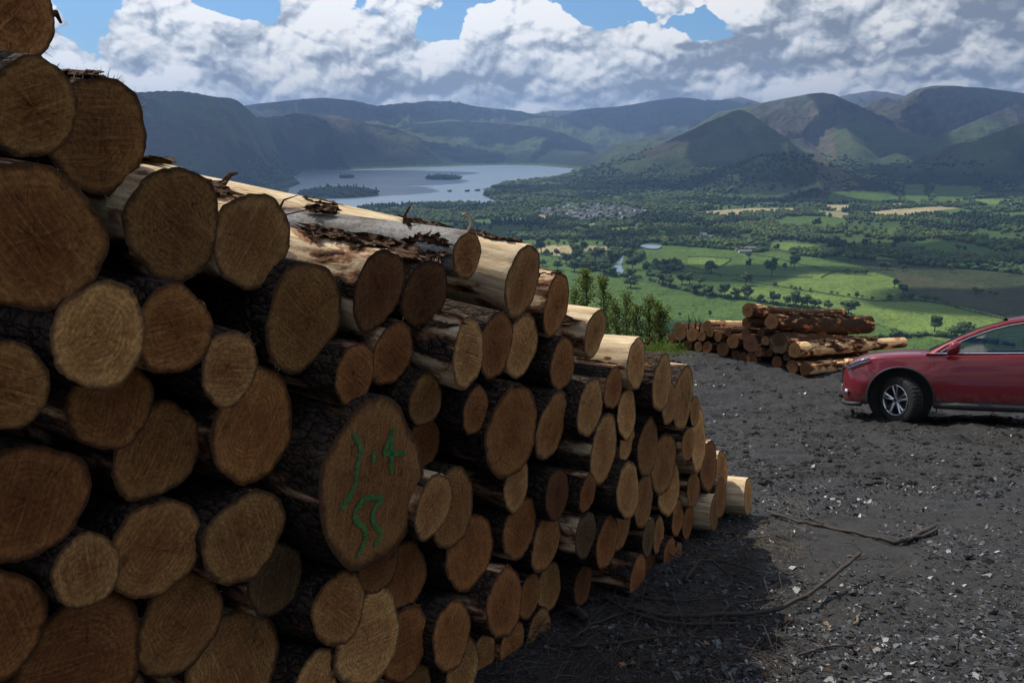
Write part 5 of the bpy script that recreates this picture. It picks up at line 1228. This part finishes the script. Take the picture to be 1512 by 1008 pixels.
# ================================================================== SAPLINGS AND WEEDS AT THE EDGE
BIRCH = leaf_mat('sapling_leaves', (.075, .105, .026), (.14, .18, .050), True); STEM = simple('sapling_stem', (.16, .13, .10), .8, nscale=10, namp=.3)
def sapling(u, vt, vb, y, w, label, seed, dens=1.0):
    t = Vector(at_y(u, vt, y)); rr = np.random.default_rng(seed); zb = float(ground_z(t.x, y)) - .05
    H = t.z - zb; o = bpy.data.objects.new('sapling', None); COL.objects.link(o); o.location = (t.x, y, zb); tag(o, label, 'sapling')
    parts = [tube([(0, 0, 0), (.03, .01, H * .35), (-.02, 0, H * .7), (0, 0, H * .97)], [.028, .022, .013, .003], 7)]
    V = []; F = []; C = []; nb = int(40 * dens)
    for j in range(nb):
        s = .12 + .84 * j / nb; a = rr.uniform(0, 6.28); L = w * .95 * (.35 + .75 * math.sin(math.pi * min(1, s * .95 + .08)) ** .8) * rr.uniform(.55, 1.1); b0 = Vector((.02 * math.sin(5 * s), 0, H * s))
        d = Vector((math.cos(a), math.sin(a), rr.uniform(1.0, 2.2))).normalized(); b1 = b0 + d * L * .55; b2 = b1 + Vector((d.x, d.y, d.z * .6)) * L * .5
        parts.append(tube([b0, b1, b2], [.009, .006, .002], 4))
        for q in range(int(36 * dens)):
            tt = rr.uniform(.2, 1.12); p = (b0.lerp(b1, tt * 2) if tt < .5 else b1.lerp(b2, (tt - .5) * 2)) + Vector(rr.normal(0, .055, 3)); sz = rr.uniform(.018, .040); e1_ = Vector(rr.normal(size=3)).normalized(); e2_ = e1_.cross(Vector(rr.normal(size=3))).normalized()
            k = len(V); V += [p - e1_ * sz, p + e2_ * sz * .6, p + e1_ * sz, p - e2_ * sz * .6]; F.append((k, k + 1, k + 2, k + 3)); c = rr.uniform(.55, 1.35); C += [[c * 1.05, c, c * .8]] * 4
    v, f = merge(parts); link('stem', fast_mesh('stem', v, f, True), STEM, o); link('foliage', mesh_np('foliage', np.array(V), np.array(F), False, np.array(C)), BIRCH, o); return o
sapling(868, 398, 500, 22.5, .55, 'tallest leafy birch sapling at the left, behind the stack', 1, 1.25)
sapling(893, 409, 500, 22.0, .50, 'second birch sapling from the left, with a straight dark stem', 2, 1.1)
sapling(926, 430, 500, 21.6, .42, 'slim narrow sapling in the middle of the sapling clump', 3, .8)
sapling(942, 452, 500, 21.2, .42, 'airy sapling right of the slim narrow one', 4, .8)
sapling(960, 440, 500, 21.4, .46, 'bushy yellow-green sapling towards the right of the clump', 5, .95)
sapling(976, 452, 505, 21.0, .45, 'rightmost leafy sapling by the far log stack', 6, 1.0)
sapling(910, 448, 505, 21.0, .36, 'low sapling between the two tall left ones and the slim one', 7, .8)
sapling(850, 425, 505, 22.6, .40, 'half hidden sapling at the very left behind the stack steps', 8, .9)
def weeds(name, n, fx, hmin, hmax, label, col):
    V = []; F = []; C = []
    xs, ys = fx(n)
    for x, y in zip(xs, ys):
        z = float(ground_z(x, y)) - .02
        for _ in range(5):
            h = rng.uniform(hmin, hmax); a = rng.uniform(0, 6.28); l = rng.uniform(.1, .45) * h; w_ = rng.uniform(.004, .013); bx, by = x + rng.normal(0, .05), y + rng.normal(0, .05)
            k = len(V); dx, dy = math.cos(a), math.sin(a); V += [(bx - dy * w_, by + dx * w_, z), (bx + dy * w_, by - dx * w_, z), (bx + dx * l * .4, by + dy * l * .4, z + h * .6), (bx + dx * l, by + dy * l, z + h)]
            F += [(k, k + 1, k + 2), (k + 1, k + 3, k + 2)]; c = rng.uniform(.6, 1.5); C += [[c * col[0], c * col[1], c * col[2]]] * 4
    o = link(name, mesh_np(name, np.array(V), np.array(F), False, np.array(C)), BIRCH); tag(o, label, 'grass', kind='stuff')
weeds('rough_grass', 2600, lambda n: (rng.uniform(-6, 5.5, n), rng.uniform(19.3, 23.0, n)), .06, .34, 'rough green grass and weeds at the edge of the landing', (1.0, 1.05, .8))
weeds('rough_grass', 1500, lambda n: (rng.uniform(5, 16, n), rng.uniform(21, 26.0, n)), .1, .4, 'grass on the falling slope beyond the far stack', (1.0, 1.05, .8))
weeds('rough_grass', 300, lambda n: (rng.uniform(2.2, 4.2, n), rng.uniform(18.6, 19.8, n)), .03, .14, 'small weeds by the left end of the far stack', (1.1, 1.1, .7))
# ================================================================== THE RED CAR
def carpaint():
    m, n, b = mat('red_car_paint'); pos = n.new('ShaderNodeTexCoord').outputs['Object']
    f = n.noise(pos, 9, 6, .7); sep = n.new('ShaderNodeSeparateXYZ'); n.put(sep.inputs[0], pos)
    dirt = n.m('MULTIPLY', n.sm(sep.outputs[2], .62, .28), n.sm(f, .35, .65)); dirt = n.m('MAXIMUM', n.m('MULTIPLY', dirt, .75), n.m('MULTIPLY', n.sm(f, .55, .8), .10))
    n.put(b.inputs['Base Color'], n.mix(dirt, (.22, .006, .015), (.15, .12, .09))); b.inputs['Metallic'].default_value = .25
    n.put(b.inputs['Roughness'], n.m('MULTIPLY_ADD', dirt, .5, .28)); b.inputs['Coat Weight'].default_value = .8; b.inputs['Coat Roughness'].default_value = .04
    fl_ = n.noise(pos, 1500, 2, .5); n.put(b.inputs['Normal'], n.bump(fl_, .04, .0005)); return m
RED = carpaint(); BLK = simple('black_plastic', (.022, .022, .023), .6, nscale=14, namp=.4); RUB = simple('muddy_tyre_rubber', (.022, .020, .018), .85, nscale=20, namp=.5); CHR = simple('chrome', (.78, .78, .80), .14, 1.0); ALU = simple('machined_alloy', (.62, .62, .63), .28, 1.0)
INT = simple('dark_interior', (.035, .035, .037), .7); LENS = simple('lamp_lens', (.10, .105, .115), .06, .5, .8); TAIL = simple('tail_lamp_red', (.35, .01, .01), .2)
GL, n, b = mat('car_glass'); b.inputs['Base Color'].default_value = (.80, .86, .84, 1); b.inputs['Roughness'].default_value = .0; b.inputs['IOR'].default_value = 1.5
gb = n.new('ShaderNodeBsdfGlossy'); gb.inputs['Roughness'].default_value = .02; tb = n.new('ShaderNodeBsdfTransparent'); tb.inputs[0].default_value = (.42, .47, .46, 1); fr = n.new('ShaderNodeFresnel'); fr.inputs[0].default_value = 1.5
ms = n.new('ShaderNodeMixShader'); n.put(ms.inputs[0], n.m('MULTIPLY_ADD', fr.outputs[0], 1.2, .10)); n.l.new(tb.outputs[0], ms.inputs[1]); n.l.new(gb.outputs[0], ms.inputs[2]); n.l.new(ms.outputs[0], n.n['Material Output'].inputs[0])
car = bpy.data.objects.new('parked_car', None); COL.objects.link(car); tag(car, 'red family off-roader parked on the slate, muddy along its lower side', 'car')
def interp(x, tab): return float(np.interp(x, [t[0] for t in tab], [t[1] for t in tab]))
BELT = [(-2.30,.95),(-2.2,1.10),(-1.9,1.16),(-1.2,1.13),(-.4,1.09),(.5,1.07),(.95,1.07),(1.2,1.065),(1.5,1.05),(1.8,1.02),(1.97,.985),(2.10,.93),(2.18,.85),(2.22,.72)]
HOODC = [(-2.30,.97),(.5,1.08),(.95,1.12),(1.3,1.12),(1.6,1.10),(1.9,1.05),(2.03,1.0),(2.12,.94),(2.19,.85),(2.24,.72)]
HW = [(-2.33,.60),(-2.27,.74),(-2.15,.83),(-1.9,.885),(-1.3,.905),(0,.905),(1.0,.905),(1.5,.905),(1.75,.89),(1.9,.86),(2.02,.81),(2.12,.73),(2.19,.63),(2.24,.50)]
BOT = [(-2.33,.42),(-2.2,.32),(-1.8,.27),(1.8,.27),(2.1,.26),(2.24,.32)]
def body():
    xs = [-2.33,-2.28,-2.2,-2.05,-1.85,-1.6,-1.3,-1.0,-.7,-.4,0,.4,.7,.95,1.2,1.4,1.6,1.76,1.9,2.0,2.08,2.15,2.20,2.24]
    rows = []
    for x in xs:
        zb = interp(x, BOT); w = interp(x, HW); zt = interp(x, BELT); zc = max(interp(x, HOODC), zt + .0) if x > .9 else zt + .005
        bulge = 1.0 + (.022 if abs(abs(x) - 1.35) < .55 else 0)
        prof = [(0, zb), (w * .7, zb), (w * .93, zb + .015), (w * .985, zb + .09), (w * 1.0 * bulge, zb + (zt - zb) * .40), (w * .992 * bulge, zb + (zt - zb) * .62), (w * .975, zb + (zt - zb) * .80), (w * .955, zt - .05), (w * .92, zt - .008), (w * .86, zt + .012), (w * .55, (zt * .25 + zc * .75) + .01), (0, zc + .012)]
        rows.append([(x, y, z) for y, z in prof] + [(x, -y, z) for y, z in prof[-2:0:-1]])
    n = len(rows[0]); V = [p for r in rows for p in r]; F = [tuple(int(q) for q in f) for f in grid_faces(len(rows), n, True)]
    F.append(tuple(range(n))); F.append(tuple(reversed(range((len(rows) - 1) * n, len(rows) * n))))
    me = fast_mesh('body', V, F, True); bm = bmesh.new(); bm.from_mesh(me); bmesh.ops.recalc_face_normals(bm, faces=bm.faces); bm.to_mesh(me); bm.free(); return me
o = link('body', body(), RED); o.modifiers.new('s', 'SUBSURF').levels = 2
cutters = []
def cutter(v, f):
    me = fast_mesh('c', v, f); bm = bmesh.new(); bm.from_mesh(me); bmesh.ops.recalc_face_normals(bm, faces=bm.faces); bm.to_mesh(me); bm.free()
    c = bpy.data.objects.new('c', me); COL.objects.link(c); m_ = o.modifiers.new('b', 'BOOLEAN'); m_.operation = 'DIFFERENCE'; m_.object = c; m_.solver = 'EXACT'; cutters.append(c)
AXF, AXR, WR = 1.38, -1.325, .362
for xa in (AXF, AXR):
    for s in (-1, 1): cutter(*tube([(xa, s * .52, WR + .04), (xa, s * 1.2, WR + .04)], [.455, .455], 48))
cutter(*box(-1.95, .70, -.76, .76, .45, 1.5))
dg = bpy.context.evaluated_depsgraph_get(); me = bpy.data.meshes.new_from_object(o.evaluated_get(dg)); me.name = 'body'; o.modifiers.clear(); o.data = me
for c in cutters: bpy.data.objects.remove(c)
bm = bmesh.new(); bm.from_mesh(me); 
for e in bm.edges:
    if len(e.link_faces) == 2 and e.calc_face_angle(0) > .6: e.smooth = False
for f_ in bm.faces: f_.smooth = True
bm.to_mesh(me); bm.free(); o.parent = car
if not me.materials: me.materials.append(RED)
bodyo = o
def part(name, vf, m, parent=car, smooth=False): return link(name, fast_mesh(name, vf[0], vf[1], smooth), m, parent)
def ysurf(z): return .868 - .40 * max(0, z - 1.06) - .35 * max(0, z - 1.35)
OUT = [(1.03,1.075),(.80,1.21),(.55,1.345),(.25,1.48),(-.05,1.575),(-.35,1.63),(-.8,1.665),(-1.25,1.655),(-1.65,1.60),(-1.95,1.51),(-2.12,1.37),(-2.24,1.14)]
INN = [(.84,1.10),(.68,1.205),(.45,1.32),(.18,1.43),(-.08,1.505),(-.36,1.55),(-.8,1.578),(-1.2,1.56),(-1.5,1.50),(-1.72,1.42),(-1.84,1.32),(-1.88,1.16)]
for s in (-1, 1):
    V = [(x, s * ysurf(z), z) for x, z in OUT] + [(x, s * (ysurf(z) + .004), z) for x, z in INN]; n_ = len(OUT)
    V += [(x, s * (ysurf(z) - .05), z - .01) for x, z in OUT] + [(x, s * (ysurf(z) - .05), z) for x, z in INN]
    F = []
    for i in range(n_ - 1): F += [(i, i + 1, n_ + i + 1, n_ + i), (2 * n_ + i, 3 * n_ + i, 3 * n_ + i + 1, 2 * n_ + i + 1), (n_ + i, n_ + i + 1, 3 * n_ + i + 1, 3 * n_ + i), (i, 2 * n_ + i, 2 * n_ + i + 1, i + 1)]
    part('roof_pillar', (V, F), RED, smooth=True)
    # side glass and chrome surround
    poly = INN + [(-1.88, 1.11), (.84, 1.085)]
    zc_ = 1.25; cx = -.5; V = [(cx, s * (ysurf(1.25) - .02), 1.25)] + [(x, s * (ysurf(z) - .02), z) for x, z in poly]
    part('side_window', (V, [(0, i, i % len(poly) + 1) for i in range(1, len(poly) + 1)]), GL)
    part('window_trim', tube([(x, s * (ysurf(z) + .008), z) for x, z in INN], [.009] * len(INN), 6), CHR, smooth=True)
    part('window_trim', tube([(.98, s * .885, 1.082), (.4, s * .888, 1.090), (-.5, s * .888, 1.105), (-1.3, s * .885, 1.125), (-1.88, s * .865, 1.15)], [.006, .013, .013, .013, .010], 6), CHR, smooth=True)
    for xa, xb in ((-.36, -.50),):
        V = [(xa, s * (ysurf(1.09) - .008), 1.09), (xb, s * (ysurf(1.09) - .008), 1.09), (xb - .06, s * (ysurf(1.56) - .006), 1.56), (xa - .06, s * (ysurf(1.56) - .006), 1.555)]; V += [(a, b_ - s * .05, c) for a, b_, c in V]
        part('door_pillar', (V, [(0,1,2,3),(7,6,5,4),(0,4,5,1),(2,6,7,3),(0,3,7,4),(1,5,6,2)]), BLK)
    part('roof_rail', tube([(-.45, s * .60, 1.672), (-.9, s * .60, 1.705), (-1.5, s * .59, 1.685), (-1.8, s * .58, 1.62)], [.008, .013, .013, .008], 6), CHR, smooth=True)
    # mirror
    q = np.sign(ICO2[0]) * np.abs(ICO2[0]) ** .6 * np.array([.085, .12, .098]); q[:, 0] -= .03 * q[:, 2] / .1; mv = [(x + .66, s * (1.005) + y, z + 1.165) for x, y, z in q]
    mo = part('door_mirror', (mv, [tuple(int(k) for k in f) for f in ICO2[1]]), RED, smooth=True)
    part('mirror_arm', box(.64, .72, min(s * .86, s * .97), max(s * .86, s * .97), 1.085, 1.13), BLK, mo)
    # handles, door gaps
    for hx in (-.33, -1.27):
        h_ = part('door_handle', tube([(hx + .10, s * .908, .968), (hx + .07, s * .942, .968), (hx - .07, s * .942, .973), (hx - .10, s * .908, .975)], [.011, .014, .014, .011], 8), CHR, smooth=True)
        part('handle_recess', tube([(hx + .02, s * .903, .945), (hx - .05, s * .903, .948)], [.012, .012], 8), BLK, h_)
    def yb(x, z):
        w = interp(x, HW); zb = interp(x, BOT); zt = interp(x, BELT); t = (z - zb) / (zt - zb); return s * (w * float(np.interp(t, [0, .12, .40, .62, .80, .95, 1], [.95, .985, 1.0, .992, .975, .955, .925])) + .0015)
    for line in ([(.93, 1.06), (.92, .9), (.86, .7), (.83, .5), (.80, .36)], [(-.46, 1.08), (-.47, .8), (-.46, .36)], [(-1.55, 1.10), (-1.5, .95), (-1.28, .80), (-1.02, .62), (-.95, .36)]):
        part('door_gap', tube([(x, yb(x, z) , z) for x, z in line], [.0045] * len(line), 5), BLK, bodyo)
    part('sill_cladding', tube([(.93, s * .885, .315), (.5, s * .893, .31), (-.4, s * .893, .31), (-.9, s * .885, .315)], [.055, .062, .062, .055], 10), BLK, smooth=True)
    for xa in (AXF, AXR):
        pts = [(xa + math.cos(a) * .462, s * (.898 + .016 * math.sin(a)), WR + .04 + math.sin(a) * .462) for a in np.linspace(-.22, math.pi + .22, 26)]; part('arch_trim', tube(pts, [.018] * 26, 8), BLK, smooth=True)
        V, F = tube([(xa, s * .53, WR + .04), (xa, s * .885, WR + .04)], [.451, .451], 40, False); part('wheel_well', (V, F), BLK, smooth=True)
        part('wheel_well', tube([(xa, s * .528, WR + .04), (xa, s * .536, WR + .04)], [.451, .451], 40), BLK)
    part('mud_flap', box(.875, .895, min(s * .66, s * .88), max(s * .66, s * .88), .20, .50), BLK)
# roof skin, windscreen, rear glass
def span(a, b_, m, name, rise=.035, nn_=13, drop=0.0):
    V = []; L = OUT[a:b_]
    for x, z in L:
        y0 = ysurf(z)
        for j in range(nn_):
            t = -1 + 2 * j / (nn_ - 1); V.append((x + (.04 if name != 'roof' else .0) * (1 - t * t) * (1 if x > -1 else -1), y0 * t, z - drop + rise * (1 - t * t)))
    return part(name, (V, [tuple(int(k) for k in f) for f in grid_faces(len(L), nn_)]), m, smooth=True)
span(0, 5, GL, 'windscreen', .004, drop=.008); span(4, 10, RED, 'roof', .04); span(9, 12, GL, 'rear_window', .01, drop=.006)
part('roof_aerial', tube([(-1.55, 0, 1.65), (-1.72, 0, 1.74)], [.02, .004], 6), BLK)
part('wiper_cowl', box(.92, 1.10, -.74, .74, 1.06, 1.085), BLK)
for s in (-1, 1): part('wiper', tube([(1.02, s * .35, 1.10), (.86, s * .02, 1.205)], [.009, .005], 5), BLK)
# lamps, grille, bumper
for s in (-1, 1):
    hv = []; prof = [(1.80,0),(1.93,0),(2.04,0),(2.13,0)]
    top = [1.000, .960, .915, .86]; bot = [.935, .885, .835, .79]; wds = [.885, .855, .80, .72]
    for (xx, _), t_, b_, w_ in zip(prof, top, bot, wds): hv += [(xx, s * (w_ * .985 + .012), t_), (xx + .006, s * (w_ + .016), (t_ + b_) / 2), (xx, s * (w_ + .010), b_)]
    part('headlight', (hv, [tuple(int(k) for k in f) for f in grid_faces(4, 3)]), LENS, smooth=True)
    part('headlight_bezel', tube([(1.78, s * .897, 1.005), (1.93, s * .866, .967), (2.04, s * .812, .922), (2.13, s * .735, .868)], [.006, .010, .010, .008], 6), CHR, smooth=True)
    part('fog_lamp', tube([(2.12, s * .72, .46), (2.165, s * .70, .46)], [.05, .045], 14), CHR, smooth=True)
    part('tail_lamp', (lambda q: ([(x * .12 - 2.12, s * .80 + y * .10, z * .14 + 1.0) for x, y, z in q], [tuple(int(k) for k in f) for f in ICO2[1]]))(ICO2[0]), TAIL, smooth=True)
part('grille', box(2.17, 2.245, -.42, .42, .58, .84), BLK)
part('grille_bar', tube([(2.25, .22, .82), (2.265, .10, .62), (2.265, -.10, .62), (2.25, -.22, .82)], [.016] * 4, 8), CHR, smooth=True)
part('bumper_lip', tube([(1.93, -.85, .285), (2.12, -.74, .275), (2.23, -.4, .27), (2.25, 0, .27), (2.23, .4, .27), (2.12, .74, .275), (1.93, .85, .285)], [.035] * 7, 8), BLK, smooth=True)
part('front_plate', box(2.258, 2.27, -.26, .26, .43, .54), simple('number_plate_white', (.75, .75, .75), .4))
# interior
for s in (-1, 1):
    st = part('front_seat', merge([box(-.55, -.02, s * .38 - .25, s * .38 + .25, .55, .78), box(-.68, -.52, s * .38 - .24, s * .38 + .24, .70, 1.26)]), INT)
    part('headrest', box(-.70, -.60, s * .38 - .13, s * .38 + .13, 1.29, 1.46), INT, st)
part('rear_seat', merge([box(-1.5, -1.0, -.62, .62, .55, .80), box(-1.62, -1.48, -.62, .62, .72, 1.28)]), INT)
part('dashboard', box(.42, .70, -.74, .74, .80, 1.09), INT)
pts = [(.33 - .07 * math.sin(a), -.38 + .18 * math.cos(a), 1.07 + .17 * math.sin(a)) for a in np.linspace(0, 2 * math.pi, 25)]
sw = part('steering_wheel', merge([tube(pts, [.014] * 25, 6), tube([(.33, -.38, 1.07), (.50, -.38, 1.0)], [.05, .04], 8), tube([(.33, -.55, 1.07), (.33, -.21, 1.07)], [.014, .014], 6), tube([(.33, -.38, 1.07), (.38, -.38, .92)], [.014, .014], 6)]), simple('wheel_leather', (.10, .10, .10), .35), smooth=True)
# wheels
def wheel(x, y, s, steer):
    w = bpy.data.objects.new('wheel', None); COL.objects.link(w); w.parent = car; w.location = (x, y, WR); w.rotation_euler = (0, 0, steer)
    prof = [(.225, -.08), (.235, -.103), (.28, -.108), (.325, -.103), (.350, -.090), (.360, -.076), (.362, -.03), (.362, .03), (.360, .076), (.350, .090), (.325, .103), (.28, .108), (.235, .103), (.225, .08)]
    nA = 72; V = []
    for k in range(nA):
        a = 2 * math.pi * k / nA
        for (r_0, yy) in prof:
            rr0 = r_0 - (.007 if (r_0 > .34 and (k % 2 == 0)) else 0); V.append((math.cos(a) * rr0, yy, math.sin(a) * rr0))
    F = []; n_ = len(prof)
    for k in range(nA):
        for j in range(n_ - 1): a = k * n_ + j; b_ = ((k + 1) % nA) * n_ + j; F.append((a, a + 1, b_ + 1, b_))
    link('tyre', fast_mesh('tyre', V, F, False), RUB, w)
    # rim: barrel, lip, five twin spokes, hub
    def rev(pr, nA=48):
        V = []; F = []; n_ = len(pr)
        for k in range(nA):
            a = 2 * math.pi * k / nA; V += [(math.cos(a) * r0, s * yy, math.sin(a) * r0) for r0, yy in pr]
        for k in range(nA):
            for j in range(n_ - 1): a = k * n_ + j; b_ = ((k + 1) % nA) * n_ + j; F.append((a, a + 1, b_ + 1, b_))
        return V, F
    rim = link('rim', fast_mesh('rim', *rev([(.236, .112), (.229, .116), (.220, .110), (.212, .085), (.205, .0), (.205, -.10)]), True), ALU, w)
    link('brake_disc', fast_mesh('brake_disc', *rev([(.0, .0), (.16, .0), (.16, -.03), (.0, -.03)]), False), simple('dull_steel', (.05, .05, .05), .5, .6), rim)
    SP = []
    for k in range(5):
        for dd in (-.17, .17):
            a0 = 2 * math.pi * k / 5 + .3; a1 = a0 + dd; a2 = a0 + dd * 1.7
            p0 = Vector((math.cos(a0 + dd * .6) * .045, s * .085, math.sin(a0 + dd * .6) * .045)); p1 = Vector((math.cos(a1) * .13, s * .098, math.sin(a1) * .13)); p2 = Vector((math.cos(a1 * 1.0 + dd * .12) * .218, s * .104, math.sin(a1 + dd * .12) * .218))
            SP.append(tube([p0, p1, p2], [.017, .016, .021], 6))
    SP.append(tube([(0, s * .06, 0), (0, s * .10, 0)], [.062, .045], 20)); v, f = merge(SP)
    link('spokes', fast_mesh('spokes', v, f, False), ALU, rim); v, f = tube([(0, s * .098, 0), (0, s * .108, 0)], [.028, .024], 16); link('hub_cap', fast_mesh('hub_cap', v, f, False), BLK, rim)
wheel(AXF, .775, 1, R(-40)); wheel(AXF, -.775, -1, R(-40)); wheel(AXR, .775, 1, 0); wheel(AXR, -.775, -1, 0)
# place: nose to the left and turned away a little, standing on the slope
YAW = R(28); n_up = Vector((0.0, .235, 1.0)).normalized()
fw = Vector((-math.cos(YAW), math.sin(YAW), 0)); fw = (fw - n_up * fw.dot(n_up)).normalized(); lf = n_up.cross(fw)
Mr = Matrix((fw, lf, n_up)).transposed().to_4x4()
w0 = Vector((5.94, 11.95, float(np.interp(11.95, _ys, _zs2)) + .0))
loc = w0 - Mr.to_3x3() @ Vector((AXF, .80, 0)); car.matrix_world = Matrix.Translation(loc) @ Mr

# ================================================================== HAZE
hz_v, hz_f = box(-16000, 16000, -300, 18600, VZ - 14, 760); bm = bmesh.new()
me = fast_mesh('haze', hz_v, hz_f); bm.from_mesh(me); bmesh.ops.recalc_face_normals(bm, faces=bm.faces); bm.to_mesh(me); bm.free()
m = bpy.data.materials.new('valley_haze'); m.use_nodes = True; n = NT(m.node_tree); n.n.remove(n.n['Principled BSDF'])
pv = n.new('ShaderNodeVolumePrincipled'); pv.inputs['Color'].default_value = (.36, .58, 1.0, 1); pv.inputs['Density'].default_value = 6.0e-5; pv.inputs['Anisotropy'].default_value = .35
n.l.new(pv.outputs[0], n.n['Material Output'].inputs['Volume'])
tag(link('haze', me, m), 'thin blue haze over the valley and the far fells', kind='stuff')
